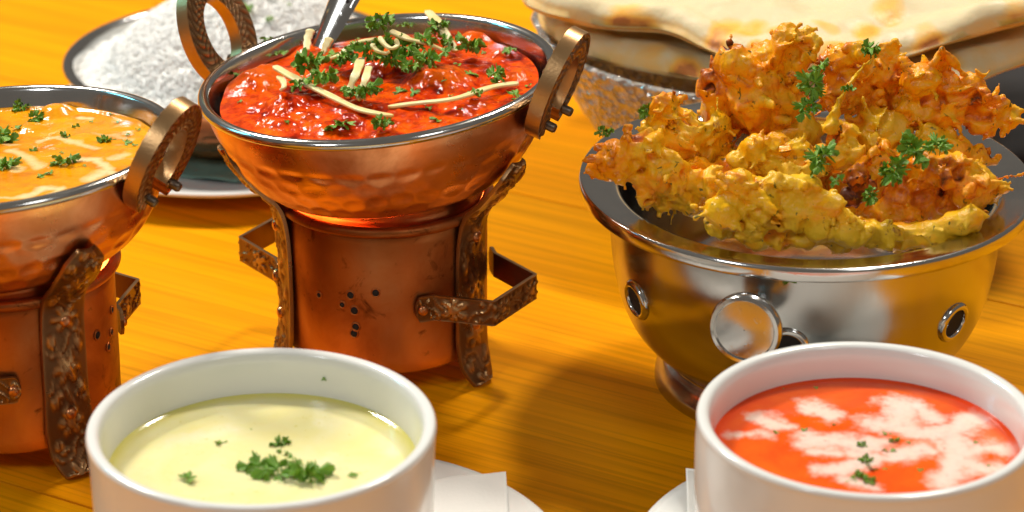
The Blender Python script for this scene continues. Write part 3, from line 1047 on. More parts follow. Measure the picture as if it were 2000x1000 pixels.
for px, py, s, kd, lab in [(38, 213, 18, 's', 'upright parsley sprig at the back of the yellow curry near the left edge'), (70, 232, 18, 's', 'parsley sprig leaning on the lump in the yellow curry'),
                      (5, 275, 30, 's', 'big fresh parsley bunch cut by the left edge on the yellow curry'), (8, 325, 28, 's', 'dark parsley bunch low at the left edge on the yellow curry'),
                      (123, 319, 24, 's', 'round curly parsley sprig alone on the front of the yellow curry'), (70, 345, 18, 'f', 'flat parsley frond left of the round sprig on yellow curry'),
                      (130, 200, 17, 'f', 'pale flat parsley leaf near the back rim of the yellow curry'), (205, 275, 17, 's', 'small dark parsley sprig at the right of the yellow curry'),
                      (128, 266, 14, 's', 'small parsley piece in the middle of the yellow curry'), (150, 248, 11, 's', 'tiny parsley piece behind the middle of the yellow curry'),
                      (68, 268, 12, 'f', 'flat parsley leaf left of the middle of the yellow curry'), (60, 298, 15, 'f', 'parsley frond lying in cream beside the big left bunch'), (185, 262, 11, 'l', 'little parsley leaf by the cream swirl at the right of the yellow curry')]:
    p = surf_point(Pl, (TLX, TILT_L), h_yel, px, py)
    put(kd, 'parsley_sprig', p + np.array([0, 0, -0.0010]), s / PXM, lab, GY, 0.4)
for px, py, s in [(250, 280, 9), (262, 285, 5), (270, 255, 5), (178, 240, 4), (230, 240, 5), (95, 340, 9), (165, 325, 4), (250, 265, 5), (35, 250, 9), (215, 225, 4), (120, 300, 4), (290, 320, 5)]:
    p = surf_point(Pl, (TLX, TILT_L), h_yel, px, py)
    put('l', 'parsley_leaf', p + np.array([0, 0, 0.0005]), s / PXM, 'loose chopped parsley leaf floating on the yellow curry', 'loose chopped parsley on the yellow curry', 0.25)

# ------------------------------------------------------------------ ginger strips
def px_seed(t): return sum(ord(c) for c in t) % 7
def ginger(pts, w, label, th=0.0011):
    """pts: px,py,lift above the curry"""
    W = [surf_point(Pc, (0, TILT_C), h_red, p[0], p[1] + p[2] * PXM * 0.93) + np.array([0, 0, p[2] + 0.0010]) for p in pts]
    P = smooth_profile(W, 36)
    T = np.gradient(P, axis=0); T /= np.linalg.norm(T, axis=1)[:, None]
    side = np.cross(T, np.array([0, 0, 1.0])); side /= np.linalg.norm(side, axis=1)[:, None]
    upn = np.cross(side, T)
    wob = np.sin(np.linspace(0, 7, len(P)) + px_seed(label)) + 0.5 * np.sin(np.linspace(0, 17, len(P)))
    P = P + side * (wob * 0.00012)[:, None]
    ring = []
    q = 12
    th_a = np.linspace(0, 2 * math.pi, q, endpoint=False)
    cx = np.sign(np.cos(th_a)) * np.abs(np.cos(th_a)) ** 0.3
    cz = np.sign(np.sin(th_a)) * np.abs(np.sin(th_a)) ** 0.3
    nn = len(P)
    ww = w / PXM / 2 * (1 - 0.35 * np.linspace(0, 1, nn) ** 3) * (1 + 0.07 * np.sin(np.linspace(0, 9, nn)))
    ww[0] *= 0.6; ww[1] *= 0.85; ww[-1] *= 0.45; ww[-2] *= 0.75
    ww = ww * (1 + 0.10 * np.sin(np.linspace(0, 23, nn) + px_seed(label)))
    V = P[:, None, :] + side[:, None, :] * (cx[None, :] * ww[:, None])[..., None] + upn[:, None, :] * (cz[None, :] * th / 2 * np.ones((nn, 1)))[..., None]
    idx = np.arange(nn * q).reshape(nn, q)
    Fc = [tuple(x) for x in np.stack([idx[:-1], np.roll(idx[:-1], -1, 1), np.roll(idx[1:], -1, 1), idx[1:]], -1).reshape(-1, 4)]
    Fc += [tuple(idx[0][::-1]), tuple(idx[-1])]
    me = mesh_data('ginger_strip', V.reshape(-1, 3), Fc)
    ed = np.clip(-cz * 0.9, 0, 1)[None, :] * np.ones((nn, 1)) + 0.5 * ss(np.linspace(0, 1, nn), 0.9, 1.0)[:, None]
    attr(me, 'edge', np.clip(ed, 0, 1).ravel())
    tag(link('ginger_strip', me, GING), label, 'ginger', 'ginger strips on the red curry')
ginger([(538, 135, 0.004), (580, 160, 0.0035), (640, 190, 0.002), (700, 218, 0.001), (768, 232, 0.0005)], 17, 'longest pale ginger strip sloping down across the front left of the red curry')
ginger([(1012, 168, 0.001), (960, 176, 0.002), (890, 198, 0.0025), (820, 206, 0.001), (758, 214, 0.0)], 15, 'long slim ginger strip lying across the right of the red curry')
ginger([(764, 66, 0.010), (800, 82, 0.009), (838, 92, 0.006), (868, 104, 0.003)], 19, 'thick ginger strip sloping right from the top of the heap')
ginger([(836, 26, 0.008), (862, 58, 0.006), (880, 88, 0.003), (890, 106, 0.001)], 20, 'ginger strip standing at the back, crossing the rim of the red curry')
ginger([(735, 82, 0.009), (700, 88, 0.008), (676, 102, 0.006), (662, 128, 0.003)], 17, 'bent ginger strip curving down left from the heap')
ginger([(706, 120, 0.006), (696, 150, 0.004), (684, 178, 0.001), (680, 196, 0.0)], 17, 'short ginger strip, left of the two hanging in front of the heap')
ginger([(722, 136, 0.005), (714, 160, 0.003), (706, 182, 0.001), (702, 200, 0.0)], 15, 'short ginger strip, right of the two hanging in front of the heap')
ginger([(608, 62, 0.006), (602, 82, 0.004), (598, 104, 0.001)], 17, 'stubby ginger piece at the foot of the spoon')
ginger([(645, 78, 0.006), (636, 98, 0.003), (630, 110, 0.001)], 20, 'broad orange edged ginger piece right of the spoon foot')
ginger([(668, 112, 0.005), (650, 118, 0.004), (630, 128, 0.002)], 13, 'small orange edged ginger piece beside the large left parsley sprig')
ginger([(545, 155, 0.003), (556, 170, 0.002), (548, 182, 0.001)], 12, 'tiny hooked ginger piece under the left end of the longest strip')
ginger([(742, 78, 0.012), (752, 92, 0.011), (766, 100, 0.010), (778, 94, 0.010), (774, 82, 0.011)], 10, 'thin curled ginger shaving on top of the heap')
ginger([(728, 92, 0.011), (738, 104, 0.010), (754, 110, 0.009), (762, 106, 0.010)], 9, 'second curled ginger shaving just below the top one')

# ------------------------------------------------------------------ spoon in the red curry
sp = thing('serving_spoon', 'steel spoon with pierced handle standing in the back of the red curry', 'spoon')
a = surf_point(Pc, (0, TILT_C), h_red, 622, 92) - np.array([0, 0, 0.002])
yb_ = a[1]
b = at_y(700, -60, yb_ + 0.022)
dirv = (b - a) / np.linalg.norm(b - a)
sid = np.cross(dirv, np.array([0.1, -1, 0.25])); sid /= np.linalg.norm(sid)
nr = np.cross(sid, dirv)
if nr[1] > 0: nr = -nr
prof_w = [(0.0, 0.0032), (0.1, 0.0037), (0.35, 0.0046), (0.7, 0.0056), (1.0, 0.0062), (1.25, 0.0050), (1.3, 0.002)]
nn = 40
ts = np.linspace(0, 1.3, nn); ws = np.interp(ts, [p[0] for p in prof_w], [p[1] for p in prof_w])
L = np.linalg.norm(b - a)
us = np.linspace(-1, 1, 15)
top = a + dirv * (ts[:, None, None] * L) + sid * (us[None, :, None] * ws[:, None, None]) + nr * ((0.0007 + 0.0007 * (1 - us ** 2) + 0.0006 * (np.abs(us) > 0.75))[None, :, None])
bot = top - nr * 0.0018
V = np.concatenate([top.reshape(-1, 3), bot.reshape(-1, 3)]); n = nn * 15
idx = np.arange(n).reshape(nn, 15)
Fc = [np.stack([idx[:-1, :-1], idx[:-1, 1:], idx[1:, 1:], idx[1:, :-1]], -1).reshape(-1, 4)]
Fc.append(Fc[0][:, ::-1] + n)
for e in (idx[:, 0], idx[::-1, -1], idx[-1], idx[0][::-1]):
    Fc.append(np.stack([e[:-1], e[1:], e[1:] + n, e[:-1] + n], -1))
so = obj('handle', V, np.concatenate(Fc), STEEL_R, sp); autosmooth(so, 40)
for i, (t_, s_) in enumerate([(0.62, -0.25), (0.62, 0.3), (0.68, 0.02), (0.74, -0.35), (0.74, 0.35), (0.81, 0.0)]):
    dome('pierced_dot', 0.0009, 0.0003, BLACK, so, a + dirv * t_ * L + sid * s_ * 0.0052 + nr * 0.0014, nr, 8)
v, f = ico(3)
bm_v = v * np.array([0.011, 0.018, 0.003])
Rm = np.column_stack([sid, dirv, nr])
obj('spoon_bowl', bm_v @ Rm.T + (a - dirv * 0.022), f, STEEL_R, sp)

# ------------------------------------------------------------------ rice bowl, plate, green napkin
dr = 1.284
Pr = at_depth(456, 107, dr)
kr = F and (332 * dr / F) / 0.0675
def plate(label, loc, rad, name='saucer', segs=160, cat='saucer', group=None):
    p = [(0.0004, 0.0030), (rad * 0.45, 0.0030), (rad * 0.52, 0.0036), (rad * 0.62, 0.0060), (rad * 0.80, 0.0095), (rad * 0.97, 0.0128), (rad * 0.995, 0.0132), (rad, 0.0124), (rad * 0.985, 0.0112), (rad * 0.80, 0.0070), (rad * 0.60, 0.0028), (rad * 0.52, 0.0), (rad * 0.45, 0.0), (rad * 0.44, 0.0012), (0.0004, 0.0012)]
    v, f = lathe(p, segs)
    o = obj(name, v, f, PORC, None, loc)
    return tag(o, label, cat, group)
Ppl = at_z(446, 240, 0.011); Ppl[2] = 0
plate('white plate under the rice bowl, behind the middle karahi', Ppl, 0.088, 'dinner_plate', cat='plate')
# napkin on the plate
def sheet(name, corners, nx, ny, zf, mat, label, cat, seed=1, thick=0.0004):
    c = np.array(corners, float)
    U, Vv = np.meshgrid(np.linspace(0, 1, nx), np.linspace(0, 1, ny), indexing='ij')
    P = (c[0] * ((1 - U) * (1 - Vv))[..., None] + c[1] * (U * (1 - Vv))[..., None] + c[2] * (U * Vv)[..., None] + c[3] * ((1 - U) * Vv)[..., None])
    P[..., 2] += zf(U, Vv, P)
    B = P.copy(); B[..., 2] -= thick
    n = nx * ny
    idx = np.arange(n).reshape(nx, ny)
    Fc = [np.stack([idx[:-1, :-1], idx[1:, :-1], idx[1:, 1:], idx[:-1, 1:]], -1).reshape(-1, 4)]
    Fc.append(Fc[0][:, ::-1] + n)
    for e in (idx[:, 0][::-1], idx[:, -1], idx[0], idx[-1][::-1]):
        Fc.append(np.stack([e[:-1], e[1:], e[1:] + n, e[:-1] + n], -1))
    o = obj(name, np.concatenate([P.reshape(-1, 3), B.reshape(-1, 3)]), np.concatenate(Fc), mat)
    return tag(o, label, cat)
def saucer_h(rad):
    rr = np.array([0, 0.45, 0.52, 0.62, 0.80, 0.97]) * rad
    zz = [0.0030, 0.0030, 0.0036, 0.0060, 0.0095, 0.0128]
    return lambda d: np.interp(d, rr, zz)
sh = saucer_h(0.088)
def zn(U, Vv, P):
    d = np.hypot(P[..., 0] - Ppl[0], P[..., 1] - Ppl[1])
    return sh(d) + 0.0012 + 0.0012 * (np.sin(U * 17) * 0.5 + np.sin(Vv * 13 + U * 6) * 0.5) + 0.0008
cc = [Ppl + np.array([-0.060, -0.030, 0]), Ppl + np.array([0.010, -0.066, 0]), Ppl + np.array([0.058, 0.02, 0]), Ppl + np.array([-0.02, 0.055, 0])]
sheet('green_napkin', cc, 46, 46, zn, GREENN, 'dark green paper napkin on the white plate under the rice bowl', 'napkin')
rb = karahi('copper rimmed steel bowl heaped with white rice on the far plate', Pr, (0, R(-1.0)), kr, (), KG, spin=1.1)
rb.scale = (1, 1, 0.62)
print('rice', Pr, kr, 'plate', Ppl)
# rice mound
RR = 0.0615 * kr
def h_rice(XY):
    x = XY[:, 0] - 0.006; y = XY[:, 1] - 0.004
    r = np.hypot(XY[:, 0], XY[:, 1]) / RR
    r2 = np.hypot(x, y) / RR
    P3 = np.column_stack([XY, np.zeros(len(XY))])
    return -0.004 + 0.036 * np.clip(1 - r2 ** 1.7, 0, 1) * ss(1.02 - r, 0, 0.3) + 0.0009 * fbm(P3, 60, 2, 2) * ss(1 - r, 0, 0.15)
XY, Fc = polar(RR, 50, 120)
base_v = np.column_stack([XY, h_rice(XY)])
g_v, g_f = ico(1)
g_v = g_v * np.array([0.0038, 0.00085, 0.00085])
gv, gf = [base_v], [np.concatenate([Fc[:, [0, 1, 2]], Fc[:, [0, 2, 3]]])]
off = len(base_v)
NG = 9500
rad_ = np.sqrt(RNG.uniform(0, 1, NG)) * RR * 0.985; ang_ = RNG.uniform(0, 2 * math.pi, NG)
pts = np.column_stack([rad_ * np.cos(ang_), rad_ * np.sin(ang_)])
hz = h_rice(pts)
e = 0.002
gxh = (h_rice(pts + [e, 0]) - hz) / e; gyh = (h_rice(pts + [0, e]) - hz) / e
for i in range(NG):
    n = Vector((-gxh[i], -gyh[i], 1)).normalized()
    q = n.to_track_quat('Z', 'Y').to_matrix() @ Matrix.Rotation(random.uniform(0, 6.28), 3, 'Z') @ Matrix.Rotation(random.gauss(0, 0.10), 3, 'Y')
    v = g_v.copy(); v[:, 2] += 0.00008 * (v[:, 0] / 0.0038) ** 2
    s = random.uniform(0.8, 1.15)
    gv.append((v * s) @ np.array(q).T + np.array([pts[i, 0], pts[i, 1], hz[i]]) + np.array(n) * random.uniform(-0.0004, 0.0003))
    gf.append(g_f + off); off += len(v)
rice = obj('rice', np.concatenate(gv), np.concatenate(gf), RICE, None, Pr, (0, R(-1.0), 0))
tag(rice, 'heap of fluffy white rice filling the far copper bowl', 'rice', None, 'stuff')
for px, py, s, kd, lab in [(455, 12, 26, 's', 'parsley sprig on the rice right of the middle karahi handle'), (478, 32, 17, 's', 'small parsley sprig just in front of the larger one on the rice'), (430, 2, 14, 'f', 'parsley piece at the top edge of the rice heap'),
                      (305, 16, 9, 'f', 'tiny parsley piece on the left slope of the rice'), (524, 48, 9, 's', 'little parsley piece low on the rice near the red curry rim'), (565, 18, 7, 'f', 'tiny parsley piece at the right of the rice'), (530, 2, 9, 'f', 'parsley fragment at the top right of the rice')]:
    p = surf_point(Pr, (0, R(-1.0)), h_rice, px, py)
    put(kd, 'parsley_sprig', p + np.array([0, 0, 0.0022]), s / 4600, lab, 'parsley on the rice', 0.4)

# ------------------------------------------------------------------ steel bowl
db = F * 0.0825 / 441
Pb = at_depth(1574, 345, db)
H = Pb[2]
print('steel bowl', Pb)
sb = thing('steel_serving_bowl', 'round footed stainless steel bowl with wide rim and side knob, holding onion bhajis', 'bowl', (Pb[0], Pb[1], 0))
outer = [(0.0485, 0.0012), (0.0530, 0.0), (0.0536, 0.0010), (0.0532, 0.0040), (0.0510, 0.0085), (0.0490, 0.0110), (0.0500, 0.0125), (0.0548, 0.0165), (0.0622, 0.0250), (0.0672, 0.0360), (0.0700, 0.0490), (0.0712, 0.0610), (0.0714, 0.0735)]
o1 = smooth_profile(outer, 70)
v, f = lathe(list(o1) + [(0.0714, H - 0.0050)], 200)
body = obj('bowl_body', v, f, STEEL, sb)
rim = [(0.0712, H - 0.0052), (0.0800, H - 0.0050), (0.0822, H - 0.0048), (0.0828, H - 0.0042), (0.0830, H - 0.0020), (0.0828, H - 0.0004), (0.0820, H + 0.0003), (0.0800, H + 0.0002), (0.0750, H - 0.0006), (0.0705, H - 0.0014), (0.0680, H - 0.0034), (0.0669, H - 0.0080), (0.0660, 0.060), (0.0640, 0.045), (0.0590, 0.032), (0.0480, 0.022), (0.030, 0.018), (0.0004, 0.017)]
v, f = lathe(smooth_profile(rim, 150), 240)
obj('rim', v, f, STEEL_R, sb)
def surf_r(z):
    return float(np.interp(z, o1[20:, 1], o1[20:, 0]))
for az in (-64, -9.5, 45, 99, 153, -118):
    z = 0.0465
    d = az_vec(R(az)); r0 = surf_r(z)
    slope = (surf_r(z + 0.004) - surf_r(z - 0.004)) / 0.008
    nrm = d - np.array([0, 0, slope]); nrm /= np.linalg.norm(nrm)
    ring = [(0.0052, -0.0040), (0.0052, 0.0008), (0.0056, 0.0013), (0.0064, 0.0014), (0.0074, 0.0009), (0.0078, 0.0001), (0.0078, -0.0008)]
    v, f = lathe(ring[::-1], 40)
    o = obj('vent_grommet', v, f, STEEL_R, sb, d * r0 + np.array([0, 0, z]))
    o.rotation_mode = 'QUATERNION'; o.rotation_quaternion = Vector(nrm).to_track_quat('Z', 'Y')
    v, f = lathe([(0.0053, 0.00035), (0.003, 0.0004), (0.0002, 0.0004)], 30)
    obj('vent_opening', v, f, BLACK, o)
# knob
azk = R(-17); dk = az_vec(azk)
zk = 0.0600
kn = [(0.0035, 0.0), (0.0035, 0.0130), (0.0060, 0.0150), (0.0118, 0.0165), (0.0127, 0.0180), (0.0128, 0.0200), (0.0120, 0.0214), (0.0108, 0.0216), (0.0103, 0.0208), (0.0060, 0.0212), (0.0002, 0.0213)]
v, f = lathe(kn, 90)
knob = obj('knob', v, f, STEEL_R, sb, dk * 0.0705 + np.array([0, 0, zk]))
knob.rotation_mode = 'QUATERNION'; knob.rotation_quaternion = Vector(dk + np.array([-0.08, 0, 0.08])).to_track_quat('Z', 'Y')
autosmooth(knob, 50)
# parsley shred stuck on the bowl
p = at_y(1541, 543, Pb[1] - 0.0715)
o = put('l', 'parsley_leaf', p, 0.0021, 'single parsley shred stuck to the side of the steel bowl', None, 0.1, rx=R(70), rz=0.3)

# ------------------------------------------------------------------ bhajis
def bhaji(anchors, dy, seed, label, strips=5, vox=0.00072, name='onion_bhaji', fry=0.42, chain=False, grow=1.08):
    rs = np.random.RandomState(seed)
    parts = []
    sv, sf = ico(3)
    cs = []
    main = rs.normal(size=3); main[2] *= 0.6; main /= np.linalg.norm(main)
    def blob(c, dirx, L, w, t, bend=0.0):
        """ellipsoid with long axis dirx, optionally bent"""
        dirx = dirx / np.linalg.norm(dirx)
        a2 = np.cross(dirx, rs.normal(size=3)); a2 /= np.linalg.norm(a2)
        a3 = np.cross(dirx, a2)
        v = sv * np.array([L, w, t])
        v[:, 2] += bend * (v[:, 0] ** 2) / L
        v[:, 1] += rs.uniform(-0.3, 0.3) * (v[:, 0] ** 2) / L
        parts.append((v @ np.stack([dirx, a2, a3]) + c, sf))
    for a in anchors:
        px, py, r = a[:3]
        ddy = a[3] if len(a) > 3 else rs.uniform(-0.004, 0.004)
        c = at_y(px, py, Pb[1] + dy + ddy)
        rm = r * (c[1]) / (F * 0.93) * (grow if r > 20 else 1.0)
        cs.append((c, rm))
    for c, rm in cs:
        big = rm > 20 / 5300 * 1.1
        blob(c, main + rs.normal(size=3) * 0.8, rm * rs.uniform(0.95, 1.15), rm * rs.uniform(0.75, 0.95), rm * rs.uniform(0.6, 0.8), rs.uniform(-0.3, 0.3))
        if not strips: continue
        for k in range(strips if big else 1):
            # curved onion slices lying over the lump
            d = rs.normal(size=3); d[1] -= 0.6; d[2] += 0.3; d /= np.linalg.norm(d)
            dx = main * rs.choice([-1, 1]) * rs.uniform(0.6, 1.4) + rs.normal(size=3) * 0.5
            dx = dx - d * np.dot(dx, d) * rs.uniform(0.5, 1.0)
            L = rm * rs.uniform(0.8, 1.35); w = max(rm * rs.uniform(0.16, 0.36), 0.0010); t = max(rm * rs.uniform(0.06, 0.12), 0.0007)
            blob(c + d * rm * rs.uniform(0.45, 0.72), dx, L, w, t, -rs.uniform(0.2, 0.75))
        if big and rs.rand() < 0.7:
            d = rs.normal(size=3); d[1] -= 0.6; d[2] += 0.6; d /= np.linalg.norm(d)
            dx = rs.normal(size=3); dx = dx - d * np.dot(dx, d) * 0.5
            blob(c + d * rm * rs.uniform(0.8, 1.0), dx, rm * rs.uniform(0.5, 0.9), rs.uniform(0.0010, 0.0018), rs.uniform(0.0008, 0.0011), -rs.uniform(0.3, 1.0))
    if chain:
        for (c0, r0), (c1, r1) in zip(cs[:-1], cs[1:]):
            for t in np.linspace(0, 1, 5):
                c = c0 * (1 - t) + c1 * t + rs.normal(size=3) * 0.0002; r = (r0 * (1 - t) + r1 * t) * 0.8
                blob(c, c1 - c0, r * 1.5, r, r * 0.6)
    else:
        arr = np.array([c for c, _ in cs])
        for i, (c, r) in enumerate(cs):
            dd = np.linalg.norm(arr - c, axis=1); dd[i] = 9
            for j in np.argsort(dd)[:3]:
                c2, r2 = cs[j]
                q = min(r, r2)
                blob((c + c2) / 2, c2 - c, dd[j] * 0.62 + q * 0.2, q * rs.uniform(0.55, 0.8), q * rs.uniform(0.45, 0.65))
    V, Fc = join(parts)
    org = V.mean(axis=0)
    me0 = mesh_data('tmp', V - org, Fc)
    o = bpy.data.objects.new('tmp', me0); C.objects.link(o)
    md = o.modifiers.new('r', 'REMESH'); md.mode = 'VOXEL'; md.voxel_size = vox; md.use_smooth_shade = True
    sm = o.modifiers.new('s', 'SMOOTH'); sm.factor = 0.5; sm.iterations = 2
    dg = bpy.context.evaluated_depsgraph_get()
    me = bpy.data.meshes.new_from_object(o.evaluated_get(dg))
    bpy.data.objects.remove(o); bpy.data.meshes.remove(me0)
    me.name = name
    # drop crumbs that hang in the air, detached from the piece
    ne = len(me.edges); ed = np.empty(ne * 2, np.int32); me.edges.foreach_get('vertices', ed); ed = ed.reshape(-1, 2)
    lab = np.arange(len(me.vertices))
    while True:
        m_ = np.minimum(lab[ed[:, 0]], lab[ed[:, 1]])
        new = lab.copy(); np.minimum.at(new, ed[:, 0], m_); np.minimum.at(new, ed[:, 1], m_)
        new = np.minimum(new, new[new]); new = new[new]
        if (new == lab).all(): break
        lab = new
    cnt = np.bincount(lab)
    if (cnt > 0).sum() > 1:
        keep = lab == cnt.argmax()
        if keep.mean() > 0.8:
            bm = bmesh.new(); bm.from_mesh(me); bm.verts.ensure_lookup_table()
            bmesh.ops.delete(bm, geom=[bm.verts[int(i)] for i in np.where(~keep)[0]], context='VERTS')
            bm.to_mesh(me); bm.free()
    n = len(me.vertices)
    co = np.empty(n * 3, np.float32); me.vertices.foreach_get('co', co); co = co.reshape(-1, 3).astype(float)
    nm = np.empty(n * 3, np.float32); me.vertices.foreach_get('normal', nm); nm = nm.reshape(-1, 3).astype(float)
    P = co + seed * 0.37
    Pm = P - 0.45 * (P @ main)[:, None] * main[None, :]
    W = Pm + 0.0025 * np.stack([vnoise(P, 120, seed + 40), vnoise(P, 120, seed + 41), vnoise(P, 120, seed + 42)], 1)
    big = fbm(W, 100, 2, seed)
    rid = 1 - np.abs(fbm(W + 3.3, 190, 2, seed + 5)) * 3.0
    rid2 = fbm(W + 7.7, 420, 2, seed + 6)
    fine = fbm(P, 800, 2, seed + 9)
    pit = ss(vnoise(P + 1.7, 170, seed + 3), 0.45, 0.75)
    sc = 1.0 if strips else 0.25
    d = sc * (0.0018 * big + 0.0007 * rid + 0.00050 * rid2 + 0.00040 * fine - 0.0026 * pit)
    co2 = co + nm * d[:, None]
    me.vertices.foreach_set('co', co2.astype(np.float32).ravel())
    low = fbm(P, 38, 2, seed + 17)
    fr = fry + 0.62 * low + 0.22 * np.clip(rid, 0, 1) ** 2 + 0.30 * pit + 0.22 * rid2 - 0.12 + rs.uniform(-0.10, 0.12)
    attr(me, 'fry', fr)
    me.polygons.foreach_set("use_smooth", [True] * len(me.polygons))
    me.update()
    ob = link(name, me, BHAJI, None, org)
    return tag(ob, label, 'fritter', 'onion bhajis piled in the steel bowl')

bhaji([(1440, 130, 45), (1500, 120, 40), (1470, 190, 60), (1420, 200, 48), (1520, 215, 50), (1530, 82, 32), (1575, 92, 22), (1580, 60, 9), (1400, 165, 30), (1368, 172, 14), (1545, 150, 28), (1480, 240, 40), (1550, 195, 30)], 0.012, 21, 'tallest golden bhaji at the top left of the heap, with a dark tipped knob', fry=0.50)
bhaji([(1270, 295, 35), (1240, 285, 30), (1200, 313, 34), (1152, 335, 18), (1300, 335, 45), (1335, 373, 42), (1385, 357, 28), (1270, 355, 32), (1300, 393, 24), (1345, 395, 32), (1262, 385, 22), (1215, 340, 22)], -0.028, 22, 'bhaji leaning over the left rim of the steel bowl', fry=0.38)
bhaji([(1300, 215, 35), (1330, 240, 36), (1280, 250, 30), (1352, 262, 36), (1375, 300, 30), (1310, 190, 18), (1335, 285, 30), (1400, 250, 34), (1395, 290, 30)], -0.002, 23, 'reddish bhaji between the left rim one and the tallest one', fry=0.52)
bhaji([(1420, 410, 40), (1440, 360, 33), (1490, 390, 45), (1550, 410, 45), (1600, 430, 40), (1660, 450, 33), (1720, 457, 27), (1752, 455, 14), (1460, 440, 28), (1570, 372, 34), (1520, 355, 22), (1620, 400, 26), (1580, 472, 16), (1400, 442, 22), (1510, 440, 32), (1640, 472, 24), (1530, 465, 24), (1470, 460, 24)], -0.054, 24, 'long pale yellow bhaji lying across the front of the steel bowl', fry=0.24)
bhaji([(1706, 112, 7), (1690, 125, 8), (1672, 145, 10), (1660, 162, 11), (1648, 182, 13), (1638, 200, 14), (1630, 220, 15), (1622, 250, 17), (1612, 290, 18), (1650, 262, 26, 0.003), (1642, 295, 30), (1672, 302, 22), (1612, 315, 20)], -0.014, 25, 'slender bhaji with a long upright onion strand in the middle of the heap', chain=False, fry=0.40)
bhaji([(1640, 112, 28), (1680, 102, 24), (1618, 128, 24), (1660, 160, 42), (1700, 190, 42), (1630, 190, 38), (1720, 140, 34), (1748, 118, 26), (1752, 84, 13), (1750, 160, 30), (1765, 190, 15), (1755, 220, 22)], 0.014, 26, 'upper middle bhaji with a browned hollow facing forward', fry=0.48)
bhaji([(1800, 160, 38), (1840, 180, 44), (1790, 220, 38), (1850, 230, 38), (1898, 200, 38), (1900, 165, 26), (1940, 215, 28), (1972, 228, 24), (1782, 182, 25), (1840, 118, 14), (1842, 96, 8), (1762, 238, 26), (1920, 240, 26), (1960, 200, 18)], 0.004, 27, 'large bhaji at the upper right of the heap reaching past the rim', fry=0.45)
bhaji([(1800, 340, 42), (1850, 335, 42), (1900, 365, 42), (1830, 390, 42), (1885, 405, 38), (1940, 370, 24), (1960, 366, 14), (1765, 385, 34), (1785, 420, 26), (1742, 302, 13), (1724, 282, 8), (1757, 322, 16), (1725, 420, 26)], -0.030, 28, 'rough bhaji at the front right with a horn of batter pointing up', fry=0.27)
bhaji([(1470, 295, 30), (1520, 295, 32), (1562, 300, 30), (1450, 317, 24), (1582, 327, 28), (1500, 325, 25), (1545, 330, 28)], -0.018, 29, 'flat bhaji tucked behind the long pale one at the front', fry=0.40)
bhaji([(1716, 278, 9), (1706, 298, 14), (1688, 320, 18), (1672, 345, 22), (1690, 368, 22), (1665, 382, 18)], -0.030, 30, 'small twisted bhaji scrap between the two parsley bunches', chain=True, fry=0.50)
bhaji([(1870, 298, 28), (1908, 310, 26), (1940, 315, 15), (1850, 280, 28), (1822, 270, 30), (1800, 290, 26)], -0.002, 31, 'orange bhaji below the large upper right one, above the right rim', fry=0.36)
bhaji([(1928, 358, 7), (1945, 350, 7), (1968, 345, 6), (1990, 342, 6), (2020, 337, 6), (2045, 328, 5)], -0.026, 32, 'thin dark fried onion strand sticking out over the right rim', chain=True, strips=0, vox=0.0006, name='onion_strand', fry=0.72)
bhaji([(1500, 330, 60), (1420, 330, 45), (1570, 250, 40), (1600, 340, 50), (1560, 230, 32)], 0.010, 33, 'dark bhaji half buried under the tallest one', fry=0.46, vox=0.0011)
bhaji([(1700, 260, 46), (1745, 265, 40), (1690, 400, 45), (1650, 370, 38), (1740, 350, 45), (1700, 320, 40)], 0.002, 34, 'dark bhaji buried behind the front parsley bunches', fry=0.30, vox=0.0011)
bhaji([(1860, 444, 26), (1820, 460, 28), (1765, 474, 24), (1895, 427, 24), (1700, 452, 30)], -0.046, 35, 'greenish bhaji low in the shade at the front right of the bowl', fry=0.30, vox=0.001)
bhaji([(1400, 400, 40), (1480, 420, 40), (1560, 400, 50), (1350, 350, 45), (1620, 430, 40), (1440, 340, 50)], -0.012, 36, 'dark bhaji at the very bottom of the heap on its left side', fry=0.42, vox=0.0013)
bhaji([(1700, 400, 45), (1780, 390, 50), (1850, 370, 45), (1720, 330, 50), (1800, 310, 45), (1640, 400, 40)], -0.008, 37, 'dark bhaji at the very bottom of the heap on its right side', fry=0.32, vox=0.0013)
GB = 'parsley on the bhajis'
for px, py, dy, s, kd, lab in [(1580, 170, -0.004, 30, 's', 'pale green parsley leaf high in the gap right of the tallest bhaji'), (1600, 140, 0.0, 20, 's', 'curled parsley tip above the pale leaf beside the tallest bhaji'),
                          (1582, 215, -0.008, 26, 's', 'hanging parsley sprig in the gap between the tallest and middle bhajis'), (1612, 315, -0.040, 34, 's', 'dark parsley sprig above the front pale bhaji'),
                          (1635, 355, -0.046, 15, 'f', 'single flat parsley leaf under the dark sprig on the front bhaji'), (1770, 300, -0.034, 36, 's', 'largest bright parsley bunch behind the front right bhaji'),
                          (1735, 330, -0.042, 30, 's', 'parsley sprig just left of the largest bunch'), (1830, 290, -0.028, 26, 's', 'parsley sprig trailing right of the largest bunch'),
                          (1695, 105, 0.0, 22, 's', 'parsley sprig on top of the upper middle bhaji'), (1178, 265, 0.0, 16, 's', 'parsley sprig on the left rim of the steel bowl'),
                          (1262, 215, 0.006, 16, 's', 'parsley piece behind the reddish left bhaji'), (1655, 178, -0.012, 13, 's', 'small parsley piece on the upright onion strand'), (1690, 385, -0.036, 18, 's', 'parsley piece low between the front bhajis')]:
    put(kd, 'parsley_sprig', at_y(px, py, Pb[1] + dy - 0.010), s / PXM, lab, GB, 0.6, rx=R(random.uniform(10, 70)))

